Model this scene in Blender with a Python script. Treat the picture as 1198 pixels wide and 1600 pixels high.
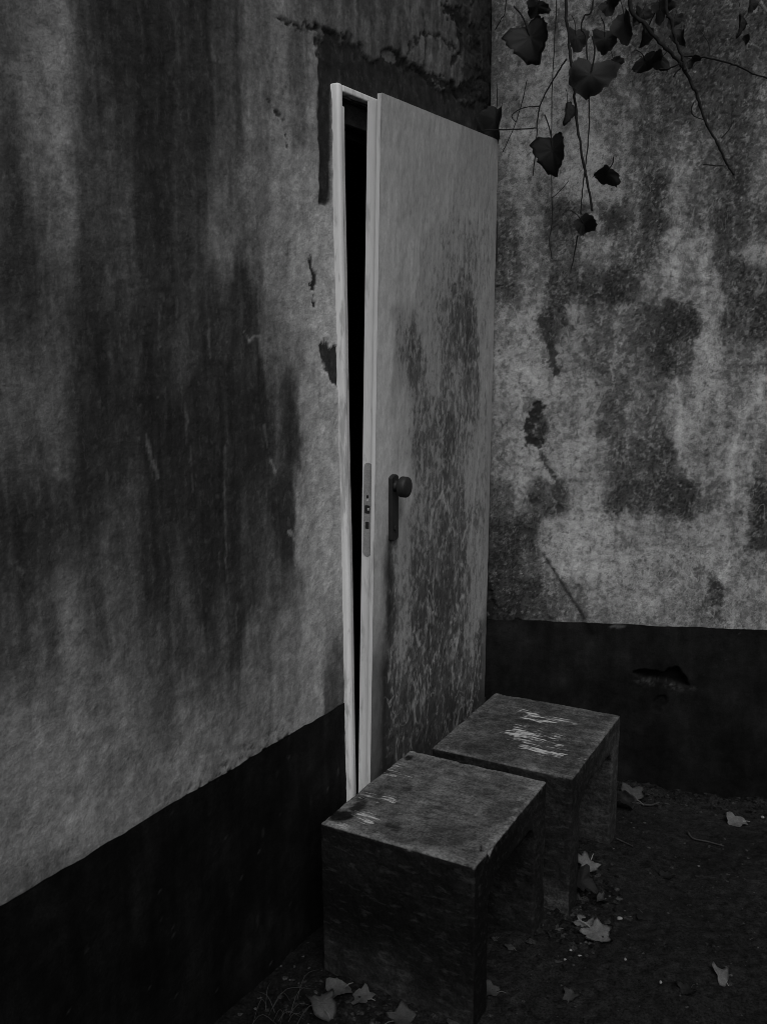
import bpy, bmesh, math, random
import numpy as np
from mathutils import Vector, Matrix, Euler

for o in list(bpy.data.objects):
    bpy.data.objects.remove(o, do_unlink=True)
random.seed(7)
SC = bpy.context.scene
COL = SC.collection
R = math.radians

# ------------------------------------------------------------------ camera
F_PX, PITCH, ROLL = 1439.65, 10.238, -0.492        # focal length in pixels of a 1198 x 1600 frame
ANG_L, ANG_R = 31.422, -80.711                      # headings of the two walls, degrees right of the view
S = 1.26                                            # metres per unit of the distance to the left wall
CAM_Z = 1.16 * S
cam_d = bpy.data.cameras.new('camera'); cam = bpy.data.objects.new('camera', cam_d); COL.objects.link(cam)
cam_d.sensor_fit = 'VERTICAL'; cam_d.sensor_height = 24.0; cam_d.lens = F_PX / 1600 * 24.0
cam_d.clip_start = 0.02; cam_d.clip_end = 500
cam.location = (0, 0, CAM_Z)
cp, sp, cr, sr = math.cos(R(PITCH)), math.sin(R(PITCH)), math.cos(R(ROLL)), math.sin(R(ROLL))
_x = np.array([1.0, 0, 0]); _u = np.array([0, sp, cp]); _f = np.array([0, cp, -sp])
RX = cr * _x + sr * _u; RD = sr * _x - cr * _u
cam.matrix_world = Matrix(((RX[0], -RD[0], -_f[0], 0), (RX[1], -RD[1], -_f[1], 0), (RX[2], -RD[2], -_f[2], CAM_Z), (0, 0, 0, 1)))
SC.camera = cam

# ------------------------------------------------------------------ sky, sun, exposure
SUN_EL, SUN_AZ = 52.0, 172.0                        # overcast: a broad soft sun behind the viewer
w = bpy.data.worlds.new('World'); SC.world = w; w.use_nodes = True
nt = w.node_tree; nt.nodes.clear()
sky = nt.nodes.new('ShaderNodeTexSky'); sky.sky_type = 'NISHITA'; sky.sun_disc = False
sky.sun_elevation = R(SUN_EL); sky.sun_rotation = R(SUN_AZ); sky.air_density = 1.0; sky.dust_density = 4.0
bw = nt.nodes.new('ShaderNodeRGBToBW'); bg = nt.nodes.new('ShaderNodeBackground'); wo = nt.nodes.new('ShaderNodeOutputWorld')
nt.links.new(sky.outputs[0], bw.inputs[0]); nt.links.new(bw.outputs[0], bg.inputs[0]); nt.links.new(bg.outputs[0], wo.inputs[0])
bg.inputs[1].default_value = 0.07
sun_d = bpy.data.lights.new('sun', 'SUN'); sun = bpy.data.objects.new('sun', sun_d); COL.objects.link(sun)
sun_d.energy = 1.2; sun_d.angle = R(35); sun_d.color = (1, 1, 1)
sdir = Vector((math.sin(R(SUN_AZ)) * math.cos(R(SUN_EL)), math.cos(R(SUN_AZ)) * math.cos(R(SUN_EL)), math.sin(R(SUN_EL))))
sun.rotation_euler = sdir.to_track_quat('Z', 'Y').to_euler(); sun.location = (0, -4, 6)
SC.view_settings.view_transform = 'Standard'; SC.view_settings.look = 'None'
SC.view_settings.gamma = 1.0; SC.view_settings.use_curve_mapping = False
SC.view_settings.exposure = -0.10
SC.render.engine = 'CYCLES'
SC.cycles.filter_width = 0.9; SC.cycles.max_bounces = 4; SC.cycles.diffuse_bounces = 3; SC.cycles.glossy_bounces = 2; SC.cycles.transmission_bounces = 0

# ------------------------------------------------------------------ place: planes of the two walls
CAMP = np.array([0, 0, CAM_Z])
def hd(t): return np.array([math.sin(R(t)), math.cos(R(t)), 0.0])
DL = hd(ANG_L); NL = np.array([DL[1], -DL[0], 0.0])           # along the left wall, out of it
DR = -hd(ANG_R); NR = np.array([DR[1], -DR[0], 0.0])
U_CORNER = 2.147 * S
CORNER = DL * U_CORNER - NL * S
if NR @ CORNER > 0: NR = -NR
def ray(px, py):
    a, b = (px - 599.0) / F_PX, (py - 800.0) / F_PX
    return a * RX + b * RD + _f
def at_left(px, py, off=0.0):                                  # -> (u, z) on the left wall
    v = ray(px, py); P = v * ((-S + off) / (v @ NL)); return float(P @ DL), float(P[2] + CAM_Z)
def at_right(px, py, off=0.0):                                 # -> (s, z) on the right wall
    v = ray(px, py); P = v * ((CORNER @ NR + off) / (v @ NR)); return float((P - CORNER) @ DR), float(P[2] + CAM_Z)
def right_point(px, py, off):
    v = ray(px, py); P = v * ((CORNER @ NR + off) / (v @ NR)); return Vector(P + CAMP)
def at_floor(px, py, z=0.0):
    v = ray(px, py); P = v * ((z - CAM_Z) / v[2]); return Vector(P + CAMP)
ML = Matrix(((DL[0], -NL[0], 0, -NL[0] * S), (DL[1], -NL[1], 0, -NL[1] * S), (0, 0, 1, 0), (0, 0, 0, 1)))   # local x along, y into the wall
MR = Matrix(((DR[0], -NR[0], 0, CORNER[0]), (DR[1], -NR[1], 0, CORNER[1]), (0, 0, 1, 0), (0, 0, 0, 1)))
Z_PLINTH = (1.16 - 0.7155) * S                                 # 0.56 m

# ------------------------------------------------------------------ numpy noise
def _grid(seed):
    rs = np.random.RandomState(seed); a = rs.rand(256) * 2 * np.pi
    return rs.permutation(256), np.cos(a), np.sin(a)
_cache = {}
def noise(x, y, seed=0):
    if seed not in _cache: _cache[seed] = _grid(seed)
    p, gx, gy = _cache[seed]
    xi = np.floor(x).astype(np.int64); yi = np.floor(y).astype(np.int64); xf = x - xi; yf = y - yi
    u = xf * xf * xf * (xf * (xf * 6 - 15) + 10); v = yf * yf * yf * (yf * (yf * 6 - 15) + 10)
    def g(i, j, dx, dy):
        h = p[(p[i & 255] + j) & 255]; return gx[h] * dx + gy[h] * dy
    a = g(xi, yi, xf, yf); b = g(xi + 1, yi, xf - 1, yf); c = g(xi, yi + 1, xf, yf - 1); d = g(xi + 1, yi + 1, xf - 1, yf - 1)
    return 1.5 * ((a + u * (b - a)) * (1 - v) + (c + u * (d - c)) * v)
def fbm(x, y, n=4, seed=0, gain=0.5):
    s = 0.0; a = 1.0
    for i in range(n):
        s = s + a * noise(x * 2 ** i + 17.3 * i, y * 2 ** i - 9.1 * i, seed + i); a *= gain
    return s
def ridge(x, y, n=3, seed=0):
    s = 0.0; a = 1.0
    for i in range(n):
        s = s + a * (1 - np.abs(noise(x * 2 ** i + 5.7 * i, y * 2 ** i + 3.1 * i, seed + i)) * 2.2); a *= 0.5
    return s
def sstep(a, b, x):
    t = np.clip((x - a) / (b - a), 0, 1); return t * t * (3 - 2 * t)
def lin(g):
    g = np.asarray(g, float) / 255.0
    return np.where(g < 0.04045, g / 12.92, ((g + 0.055) / 1.055) ** 2.4)
def poly_sd(u, v, pts):                                        # signed distance, negative inside
    d = np.full(u.shape, 1e9); ins = np.zeros(u.shape, bool); n = len(pts)
    for i in range(n):
        ax, ay = pts[i]; bx, by = pts[(i + 1) % n]; ex, ey = bx - ax, by - ay
        t = np.clip(((u - ax) * ex + (v - ay) * ey) / (ex * ex + ey * ey + 1e-12), 0, 1)
        d = np.minimum(d, np.hypot(u - ax - t * ex, v - ay - t * ey))
        c = ((ay > v) != (by > v)) & (u < ex * (v - ay) / (ey if abs(ey) > 1e-9 else 1e-9) + ax); ins ^= c
    return np.where(ins, -d, d)
def line_d(u, v, pts):
    d = np.full(u.shape, 1e9)
    for (ax, ay), (bx, by) in zip(pts[:-1], pts[1:]):
        ex, ey = bx - ax, by - ay
        t = np.clip(((u - ax) * ex + (v - ay) * ey) / (ex * ex + ey * ey + 1e-12), 0, 1)
        d = np.minimum(d, np.hypot(u - ax - t * ex, v - ay - t * ey))
    return d
def crack(u, v, pts, wd, seed, amp=0.010):                                # broken, ragged line of uneven width
    du = amp * fbm(u * 28, v * 28, 4, seed, 0.65); dv = amp * fbm(u * 28 + 40, v * 28, 4, seed + 7, 0.65)
    w_ = wd * np.clip(0.65 + 1.1 * fbm(u * 22 + 9, v * 22, 3, seed + 13, 0.7), 0.0, 1.7)
    return sstep(0.0035, -0.001, line_d(u + du, v + dv, pts) - w_)
def spread(u, v, pts, su, sv):                                 # smooth field through scattered survey values (log space)
    num = np.zeros(u.shape); den = np.full(u.shape, 1e-9)
    for a, b, g in pts:
        wgt = np.exp(-((u - a) / su) ** 2 - ((v - b) / sv) ** 2) + 1e-6 / (1 + ((u - a) / su) ** 2 + ((v - b) / sv) ** 2) ** 2
        num += wgt * g; den += wgt
    return num / den

# ------------------------------------------------------------------ mesh helpers
def link(o, parent=None):
    COL.objects.link(o)
    if parent is not None: o.parent = parent
    return o
def tag(o, label=None, cat=None, group=None, kind=None):
    if label: o['label'] = label
    if cat: o['category'] = cat
    if group: o['group'] = group
    if kind: o['kind'] = kind
    return o
def empty(name, label, cat, mat=None, group=None):
    o = bpy.data.objects.new(name, None); o.empty_display_size = 0.1; COL.objects.link(o)
    if mat is not None: o.matrix_world = mat
    return tag(o, label, cat, group, 'thing')
def mesh_np(name, co, quads, mat, parent=None, attrs=None, smooth=True):
    me = bpy.data.meshes.new(name); n, m = len(co), len(quads); k = quads.shape[1]
    me.vertices.add(n); me.vertices.foreach_set('co', np.asarray(co, np.float32).ravel())
    me.loops.add(m * k); me.loops.foreach_set('vertex_index', np.asarray(quads, np.int32).ravel())
    me.polygons.add(m); me.polygons.foreach_set('loop_start', np.arange(0, m * k, k, dtype=np.int32))
    me.polygons.foreach_set('loop_total', np.full(m, k, np.int32))
    me.polygons.foreach_set('use_smooth', np.full(m, smooth, bool))
    me.update(calc_edges=True)
    for key, val in (attrs or {}).items():
        a = me.attributes.new(key, 'FLOAT', 'POINT'); a.data.foreach_set('value', np.asarray(val, np.float32).ravel())
    me.materials.append(mat)
    return link(bpy.data.objects.new(name, me), parent)
def grid_quads(nx, ny, keep=None, flip=False):
    i, j = np.meshgrid(np.arange(nx - 1), np.arange(ny - 1), indexing='ij')
    a = i * ny + j; q = np.stack([a, a + ny, a + ny + 1, a + 1], -1).reshape(-1, 4)
    if flip: q = q[:, ::-1]
    if keep is not None: q = q[keep.reshape(-1)]
    return q
def compact(co, quads, attrs):
    used = np.unique(quads); m = np.full(len(co), -1, np.int64); m[used] = np.arange(len(used))
    return co[used], m[quads], {k: v[used] for k, v in attrs.items()}
def bm_obj(name, bm, mat, parent=None, smooth=False):
    bmesh.ops.recalc_face_normals(bm, faces=bm.faces[:])
    me = bpy.data.meshes.new(name); bm.to_mesh(me); bm.free(); me.materials.append(mat)
    for p in me.polygons: p.use_smooth = smooth
    return link(bpy.data.objects.new(name, me), parent)
def add_box(bm, a, b, bev=0.0, seg=1):
    r = bmesh.ops.create_cube(bm, size=1.0)['verts']
    for v in r:
        v.co = Vector([(a[i] + b[i]) / 2 + v.co[i] * (b[i] - a[i]) for i in range(3)])
    if bev:
        es = list({e for v in r for e in v.link_edges})
        bmesh.ops.bevel(bm, geom=es, offset=bev, segments=seg, affect='EDGES', profile=0.5)
def add_tube(bm, pts, radii, seg=7):
    pts = [Vector(p) for p in pts]; rings = []; n = None
    for i, p in enumerate(pts):
        t = (pts[min(i + 1, len(pts) - 1)] - pts[max(i - 1, 0)]).normalized()
        if n is None:
            n = t.orthogonal().normalized()
        n = (n - t * n.dot(t)).normalized(); b = t.cross(n)
        r = radii[i] if hasattr(radii, '__len__') else radii
        rings.append([bm.verts.new(p + (n * math.cos(k / seg * 2 * math.pi) + b * math.sin(k / seg * 2 * math.pi)) * r) for k in range(seg)])
    for a, b in zip(rings[:-1], rings[1:]):
        for k in range(seg): bm.faces.new((a[k], a[(k + 1) % seg], b[(k + 1) % seg], b[k]))
    bm.faces.new(rings[0][::-1]); bm.faces.new(rings[-1])
def smooth_path(pts, n=6):
    P = [Vector(p) for p in pts]; out = []
    for i in range(len(P) - 1):
        p0 = P[max(i - 1, 0)]; p1 = P[i]; p2 = P[i + 1]; p3 = P[min(i + 2, len(P) - 1)]
        for k in range(n):
            t = k / n
            out.append(0.5 * ((2 * p1) + (p2 - p0) * t + (2 * p0 - 5 * p1 + 4 * p2 - p3) * t * t + (3 * p1 - p0 - 3 * p2 + p3) * t ** 3))
    return out + [P[-1]]

# ------------------------------------------------------------------ materials
def base_mat(name, rough=0.9, spec=0.25):
    m = bpy.data.materials.new(name); m.use_nodes = True; b = m.node_tree.nodes['Principled BSDF']
    b.inputs['Roughness'].default_value = rough; b.inputs['Specular IOR Level'].default_value = spec
    return m, m.node_tree, b
def nd(t, typ, **kw):
    n = t.nodes.new(typ)
    for k, v in kw.items(): setattr(n, k, v)
    return n
def math_node(t, op, a, b=None):
    n = nd(t, 'ShaderNodeMath', operation=op)
    for i, v in enumerate((a, b)):
        if v is None: continue
        if isinstance(v, (int, float)): n.inputs[i].default_value = v
        else: t.links.new(v, n.inputs[i])
    return n.outputs[0]
def tex_noise(t, vec, scale, detail=4, rough=0.6):
    n = nd(t, 'ShaderNodeTexNoise'); n.inputs['Scale'].default_value = scale; n.inputs['Detail'].default_value = detail
    n.inputs['Roughness'].default_value = rough; t.links.new(vec, n.inputs['Vector']); return n.outputs['Fac']
def maprange(t, v, a, b, c, d):
    n = nd(t, 'ShaderNodeMapRange'); t.links.new(v, n.inputs[0])
    for i, q in enumerate((a, b, c, d)): n.inputs[i + 1].default_value = q
    return n.outputs[0]
def toned(name, stretch=(1, 1, 1), grain=(220, 0.75, 1.25), mid=(38, 0.8, 1.2), bump=(0.35, 130, 0.003), bump2=None, rough=0.9, spec=0.2, attr=True, base=0.2, flake=None, scrape=False, net=None):
    m, t, b = base_mat(name, rough, spec)
    tc = nd(t, 'ShaderNodeTexCoord'); mp = nd(t, 'ShaderNodeMapping'); mp.inputs['Scale'].default_value = stretch
    t.links.new(tc.outputs['Object'], mp.inputs[0]); vec = mp.outputs[0]
    if attr:
        a = nd(t, 'ShaderNodeAttribute', attribute_name='tone'); v = a.outputs['Fac']
    else:
        vv = nd(t, 'ShaderNodeValue'); vv.outputs[0].default_value = base; v = vv.outputs[0]
    g = maprange(t, tex_noise(t, vec, grain[0], 3, 0.7), 0.3, 0.7, grain[1], grain[2])
    g2 = maprange(t, tex_noise(t, vec, mid[0], 6, 0.65), 0.3, 0.7, mid[1], mid[2])
    v = math_node(t, 'MULTIPLY', math_node(t, 'MULTIPLY', v, g), g2)
    if flake:                                                     # crisp two-level flaking that keeps the surveyed mean tone
        sc_, st_, hi, lo, wt, soft, dist, fattr = flake
        m2 = nd(t, 'ShaderNodeMapping'); m2.inputs['Scale'].default_value = st_; t.links.new(tc.outputs['Object'], m2.inputs[0])
        nn = nd(t, 'ShaderNodeTexNoise'); nn.inputs['Scale'].default_value = sc_; nn.inputs['Detail'].default_value = 7; nn.inputs['Roughness'].default_value = 0.68; nn.inputs['Distortion'].default_value = dist
        t.links.new(m2.outputs[0], nn.inputs['Vector'])
        n1 = maprange(t, nn.outputs['Fac'], 0.36, 0.64, 0.0, 1.0)
        c = maprange(t, v, lo, hi, 1.0, 0.0)
        mk = maprange(t, math_node(t, 'SUBTRACT', c, n1), -soft, soft, 0.0, 1.0)
        tgt = math_node(t, 'ADD', hi, math_node(t, 'MULTIPLY', mk, lo - hi))
        wv = wt
        if fattr:
            fa = nd(t, 'ShaderNodeAttribute', attribute_name=fattr); wv = math_node(t, 'MULTIPLY', fa.outputs['Fac'], wt)
        v = math_node(t, 'ADD', v, math_node(t, 'MULTIPLY', math_node(t, 'SUBTRACT', tgt, v), wv))
    if net:                                                       # thin pale net where old paint still holds
        sc_, st_, wid, add, nattr = net
        m4 = nd(t, 'ShaderNodeMapping'); m4.inputs['Scale'].default_value = st_; t.links.new(tc.outputs['Object'], m4.inputs[0])
        n4 = nd(t, 'ShaderNodeTexNoise'); n4.inputs['Scale'].default_value = sc_; n4.inputs['Detail'].default_value = 3.5; n4.inputs['Roughness'].default_value = 0.55; n4.inputs['Distortion'].default_value = 0.7
        t.links.new(m4.outputs[0], n4.inputs['Vector'])
        ln = maprange(t, math_node(t, 'ABSOLUTE', math_node(t, 'SUBTRACT', n4.outputs['Fac'], 0.5)), 0.0, wid, 1.0, 0.0)
        ga = maprange(t, tex_noise(t, m4.outputs[0], sc_ * 0.7, 3, 0.6), 0.42, 0.58, 0.0, 1.0)
        na_ = nd(t, 'ShaderNodeAttribute', attribute_name=nattr)
        v = math_node(t, 'ADD', v, math_node(t, 'MULTIPLY', math_node(t, 'MULTIPLY', math_node(t, 'MULTIPLY', ln, ga), na_.outputs['Fac']), add))
    if scrape:
        sa = nd(t, 'ShaderNodeAttribute', attribute_name='scrape'); m3 = nd(t, 'ShaderNodeMapping'); m3.inputs['Scale'].default_value = (1, 0.10, 1); t.links.new(tc.outputs['Object'], m3.inputs[0])
        n3 = maprange(t, tex_noise(t, m3.outputs[0], 170, 4, 0.65), 0.34, 0.68, 0.0, 1.0)
        mk = maprange(t, math_node(t, 'SUBTRACT', sa.outputs['Fac'], n3), 0.0, 0.30, 0.0, 1.0)
        v = math_node(t, 'ADD', v, math_node(t, 'MULTIPLY', math_node(t, 'SUBTRACT', 0.46, v), mk))
    v = math_node(t, 'MAXIMUM', v, 0.002)
    cb = nd(t, 'ShaderNodeCombineColor')
    for i in range(3): t.links.new(v, cb.inputs[i])
    t.links.new(cb.outputs[0], b.inputs['Base Color'])
    bp = nd(t, 'ShaderNodeBump'); bp.inputs['Strength'].default_value = bump[0]; bp.inputs['Distance'].default_value = bump[2]
    h = tex_noise(t, vec, bump[1], 5, 0.65)
    if bump2:
        h = math_node(t, 'ADD', h, math_node(t, 'MULTIPLY', tex_noise(t, vec, bump2[0], 3, 0.5), bump2[1]))
    t.links.new(h, bp.inputs['Height']); t.links.new(bp.outputs[0], b.inputs['Normal'])
    return m
M = {}
M['plaster_left'] = toned('plaster_left', grain=(220, 0.80, 1.2), mid=(60, 0.86, 1.14), bump=(0.45, 100, 0.006), bump2=(34, 0.6), flake=(70, (1, 1, 0.55), 0.36, 0.010, 0.11, 0.30, 0.2, None))
M['plinth_left'] = toned('plinth_left', spec=0.05, grain=(200, 0.7, 1.3), mid=(26, 0.75, 1.25), bump=(0.4, 110, 0.004), rough=0.85)
M['plaster_right'] = toned('plaster_right', net=(9, (1, 1, 0.6), 0.014, 0.15, 'net'), flake=(48, (1, 1, 0.9), 0.44, 0.02, 0.24, 0.20, 0.3, None), grain=(300, 0.68, 1.32), mid=(55, 0.74, 1.26), bump=(0.45, 140, 0.004))
M['plinth_right'] = toned('plinth_right', spec=0.05, grain=(200, 0.7, 1.3), mid=(24, 0.75, 1.25), bump=(0.4, 90, 0.004), rough=0.85)
M['masonry'] = toned('masonry', attr=False, base=0.05)
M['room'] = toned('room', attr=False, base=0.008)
M['door'] = toned('door', net=(12, (1, 1, 0.5), 0.028, 0.20, 'net'), flake=(52, (1, 1, 0.6), 0.36, 0.03, 0.40, 0.20, 0.5, 'fleck'), stretch=(1, 1, 0.5), grain=(240, 0.85, 1.15), mid=(48, 0.85, 1.15), bump=(0.15, 120, 0.002), rough=0.6, spec=0.3)
M['door_edge'] = toned('door_edge', stretch=(1, 1, 0.12), attr=False, base=0.63, flake=(30, (1, 1, 0.2), 0.70, 0.24, 0.35, 0.16, 0.3, None), grain=(150, 0.88, 1.1), mid=(14, 0.84, 1.14), bump=(0.1, 90, 0.001), rough=0.6, spec=0.3)
M['frame'] = toned('frame', stretch=(1, 1, 0.12), attr=False, base=0.70, flake=(26, (1, 1, 0.16), 0.78, 0.22, 0.5, 0.14, 0.3, None), grain=(110, 0.8, 1.1), mid=(22, 0.80, 1.12), bump=(0.12, 90, 0.001), rough=0.55, spec=0.35)
M['frame_dark'] = toned('frame_dark', attr=False, base=0.03, mid=(30, 0.5, 1.5))
M['steel'] = toned('steel', attr=False, base=0.26, grain=(300, 0.8, 1.2), mid=(60, 0.8, 1.2), bump=(0.05, 200, 0.0005), rough=0.5, spec=0.5)
M['iron'] = toned('iron', attr=False, base=0.013, grain=(300, 0.6, 1.4), mid=(50, 0.7, 1.3), bump=(0.2, 150, 0.001), rough=0.6, spec=0.4)
M['bright'] = toned('bright', attr=False, base=0.45)
M['concrete'] = toned('concrete', scrape=True, flake=(60, (1, 0.35, 1), 0.16, 0.003, 0.16, 0.3, 0.2, None), spec=0.08, grain=(150, 0.5, 1.5), mid=(48, 0.72, 1.28), bump=(0.6, 110, 0.004))
M['ground'] = toned('ground', spec=0.05, grain=(190, 0.3, 1.8), mid=(45, 0.45, 1.55), bump=(0.6, 110, 0.006), rough=0.95)
def leaf_mat(name, v):
    return toned(name, attr=False, base=v, grain=(400, 0.75, 1.25), mid=(70, 0.7, 1.3), bump=(0.3, 150, 0.002), rough=0.65, spec=0.3)
M['vine_leaf'] = leaf_mat('vine_leaf', 0.048); M['vine_leaf_dark'] = leaf_mat('vine_leaf_dark', 0.027); M['vine_leaf_pale'] = leaf_mat('vine_leaf_pale', 0.075)
M['dry_leaf'] = leaf_mat('dry_leaf', 0.19); M['dry_leaf_dim'] = leaf_mat('dry_leaf_dim', 0.065); M['dry_leaf_mid'] = leaf_mat('dry_leaf_mid', 0.10); M['dry_leaf_dark'] = leaf_mat('dry_leaf_dark', 0.02)
M['stem'] = toned('stem', attr=False, base=0.016, grain=(200, 0.7, 1.3), mid=(40, 0.7, 1.3))
M['twig'] = toned('twig', attr=False, base=0.035)
M['stone'] = toned('stone', attr=False, base=0.2)

# ------------------------------------------------------------------ left wall
K_LEFT, K_RIGHT, K_DOOR = 0.345, 0.36, 0.315         # picture brightness of a white surface on each plane
LW = """0: 0 55,60 70,100 86,122 38,180 28,240 25,300 28,360 45,400 60,450 72,500 55,560 50,620 52,680 46,725 34,750 24,765 22
60: 0 58,60 72,100 84,125 40,180 28,240 23,300 28,360 45,400 60,440 74,470 50,490 70,620 50,680 50,725 30,750 22,765 22
120: 0 60,60 70,100 82,128 45,180 28,240 22,300 30,360 46,400 62,440 76,466 55,488 78,660 55,710 46,735 26,755 20,765 20
200: 745 20,770 20
200: 0 48,60 74,100 82,132 42,180 38,240 25,300 30,360 50,400 70,440 86,470 64,490 88
300: 0 38,60 62,100 82,132 50,180 48,240 30,300 40,350 60,400 70,440 86,470 92,500 98
400: 0 34,50 38,100 66,130 34,180 40,240 33,300 42,345 72,390 58,430 80,470 98,500 106
500: 0 36,60 38,95 50,130 28,200 30,260 32,300 40,340 36,380 30,430 68,460 90,500 110
560: 0 60,50 58,95 60,122 26,180 25,240 24,280 44,320 28,380 34,430 62,458 74,490 98,515 106
640: 0 62,50 60,100 62,122 26,180 26,240 20,300 24,360 26,410 25,432 52,452 30,480 95,510 105
700: 0 50,60 46,100 62,125 25,180 30,240 21,300 24,360 27,405 24,430 45,455 28,482 96,515 106
780: 0 24,60 28,100 30,130 28,200 42,240 28,300 24,350 22,400 38,442 27,470 90,515 106
850: 0 26,60 28,100 34,130 34,200 48,240 28,300 24,350 22,410 44,445 28,475 92,515 106
920: 0 42,60 44,110 62,150 48,200 56,240 30,280 42,320 25,380 28,430 52,460 66,490 96,520 105
1000: 0 42,60 48,110 70,150 48,200 60,240 46,300 40,350 36,400 60,450 76,490 96,518 84
1060: 0 60,60 64,110 72,160 62,210 66,250 48,310 46,350 44,400 66,450 74,490 90,522 48
1110: 0 76,60 76,120 76,180 72,240 66,300 70,350 68,400 70,450 74,480 82,525 42
1200: 0 78,60 80,120 80,180 74,240 72,300 76,350 70,400 66
1300: 0 74,60 76,120 84,180 74,240 66
1400: 0 62,60 62,120 60"""
def survey(txt, f):
    out = []
    for ln in txt.strip().split('\n'):
        y, rest = ln.split(':')
        for it in rest.split(','):
            x, g = it.split(); u, v = f(float(x), float(y)); out.append((u, v, math.log(float(lin(float(g))))))
    return out
def axis(dense0, dense1, step, lo, hi, grow=0.03):
    a = list(np.arange(dense0, dense1 + 1e-6, step)); st = step; x = dense0; pre = []
    while x > lo: st = min(st * 1.08, grow); x -= st; pre.append(max(x, lo))
    st = step; x = a[-1]; post = []
    while x < hi: st = min(st * 1.08, grow); x += st; post.append(min(x, hi))
    return np.array(pre[::-1] + a + post)
OP_U0, OP_U1, OP_Z = 1.895, 2.600, 2.030           # door opening
WALL_H = 3.0
def polyL(pts): return [at_left(*p) for p in pts]
u_ax = axis(0.72, U_CORNER - 0.001, 0.005, -1.6, U_CORNER - 0.001)
z_ax = axis(Z_PLINTH + 0.0, 2.62, 0.0042, Z_PLINTH, WALL_H)
def fold(x, lo, hi):                                            # mirror a coordinate back into the surveyed span
    p = 2 * (hi - lo); y = np.mod(x - lo, p); return lo + np.where(y > hi - lo, p - y, y)
def left_field(U, Z):
    wx = 0.013 * fbm(U * 9, Z * 5, 4, 1); wz = 0.05 * fbm(U * 7, Z * 3, 3, 11)
    fine = 0.006 * fbm(U * 60, Z * 25, 3, 21)
    t = spread(fold(U, 0.86, 3.0) + wx + fine, fold(Z, 0.3, 2.42) + wz, survey(LW, at_left), 0.026, 0.060)
    a = np.exp(t) / K_LEFT
    dark = sstep(0.20, 0.04, a)                                      # how mouldy
    st = fbm(U * 55 + wx * 30, Z * 2.6, 4, 31, 0.6)                 # run-down streaks
    mott = fbm(U * 26, Z * 18, 4, 41, 0.6)
    a = a * np.exp(0.26 * st * (0.30 + dark) + 0.24 * fbm(U * 26 + 12 * wx, Z * 1.6, 3, 33) * (0.3 + dark) + 0.26 * mott + 0.16 * fbm(U * 75, Z * 60, 3, 45, 0.7))
    fl = ridge(U * 20 + wx * 20, Z * 4.5 + wx * 40, 3, 51)           # lighter threads where the coat washed through
    thread = sstep(1.50, 1.68, fl) * sstep(0.0, 0.5, noise(U * 6, Z * 4, 57) + 0.15) * dark
    a = a + thread * 0.045
    sp = fbm(U * 130, Z * 90, 2, 61)
    a = a * (1 - 0.45 * sstep(0.75, 1.05, sp)) + dark * 0.05 * sstep(0.95, 1.15, fbm(U * 110, Z * 80, 2, 65))
    pits = sstep(0.06, 0.0, Z - Z_PLINTH) * sstep(0.25, 0.6, fbm(U * 60, Z * 60, 3, 71)) * sstep(1.15, 1.35, U) * sstep(1.75, 1.6, U)
    a = a * (1 - 0.7 * pits)
    off = 0.0035 * fbm(U * 3, Z * 3, 3, 81) + 0.0011 * fbm(U * 30, Z * 30, 3, 85) - 0.003 * pits
    # broken-away render round the head of the door: dark, rough, lower than the plaster
    wob = 0.010 * fbm(U * 30, Z * 30, 4, 91); big = 0.030 * fbm(U * 9, Z * 9, 5, 93, 0.62)
    sd = poly_sd(U, Z, polyL([(497, 60), (512, 46), (545, 60), (585, 80), (610, 86), (640, 106), (690, 128), (722, 150), (772, 170), (790, 240), (600, 170), (560, 165), (521, 140), (519, 316), (512, 322), (500, 318), (498, 200)])) + 0.4 * wob + big * sstep(2.06, 2.10, Z) + 0.006 * fbm(U * 30, Z * 12, 3, 94)
    m = sstep(0.004, -0.006, sd)
    rim = np.exp(-(sd / 0.006) ** 2)
    a = a * (1 - m) + m * (0.020 * np.exp(0.45 * fbm(U * 40, Z * 40, 4, 95)))
    a = a * (1 - 0.35 * rim * (1 - m)); off = off - 0.005 * m
    sd = poly_sd(U, Z, polyL([(500, 540), (507, 532), (520, 541), (534, 545), (534, 616), (524, 606), (513, 590), (504, 574)])) + wob * 1.0
    m = sstep(0.003, -0.004, sd); a = a * (1 - m) + m * 0.030 * np.exp(0.35 * fbm(U * 60, Z * 60, 3, 97)); off = off - 0.004 * m; a = a * (1 + 0.25 * np.exp(-((sd - 0.006) / 0.004) ** 2))
    for pts, wd, tn in (([(486, 408), (490, 425), (491, 478)], 0.008, 0.03), ([(690, 6), (712, 22), (735, 44), (746, 80)], 0.026, 0.008), ([(744, 70), (750, 120), (742, 150)], 0.020, 0.010), ([(640, 75), (660, 52), (690, 60), (718, 84)], 0.005, 0.025), ([(645, 70), (635, 95), (622, 106)], 0.005, 0.02),
                    ([(430, 30), (490, 45), (540, 60)], 0.004, 0.02), ([(600, 84), (650, 108), (700, 132), (740, 150)], 0.012, 0.012), ([(660, 20), (668, 60), (664, 110)], 0.004, 0.02), ([(705, 100), (722, 70), (715, 40)], 0.010, 0.014), ([(695, 150), (730, 142), (752, 118)], 0.016, 0.012), ([(415, 150), (440, 185), (450, 230)], 0.003, 0.05)):
        m = crack(U, Z, polyL(pts), wd, 900 + len(pts) + int(wd * 1e4)); a = a * (1 - m) + m * tn; off = off - 0.003 * m
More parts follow.
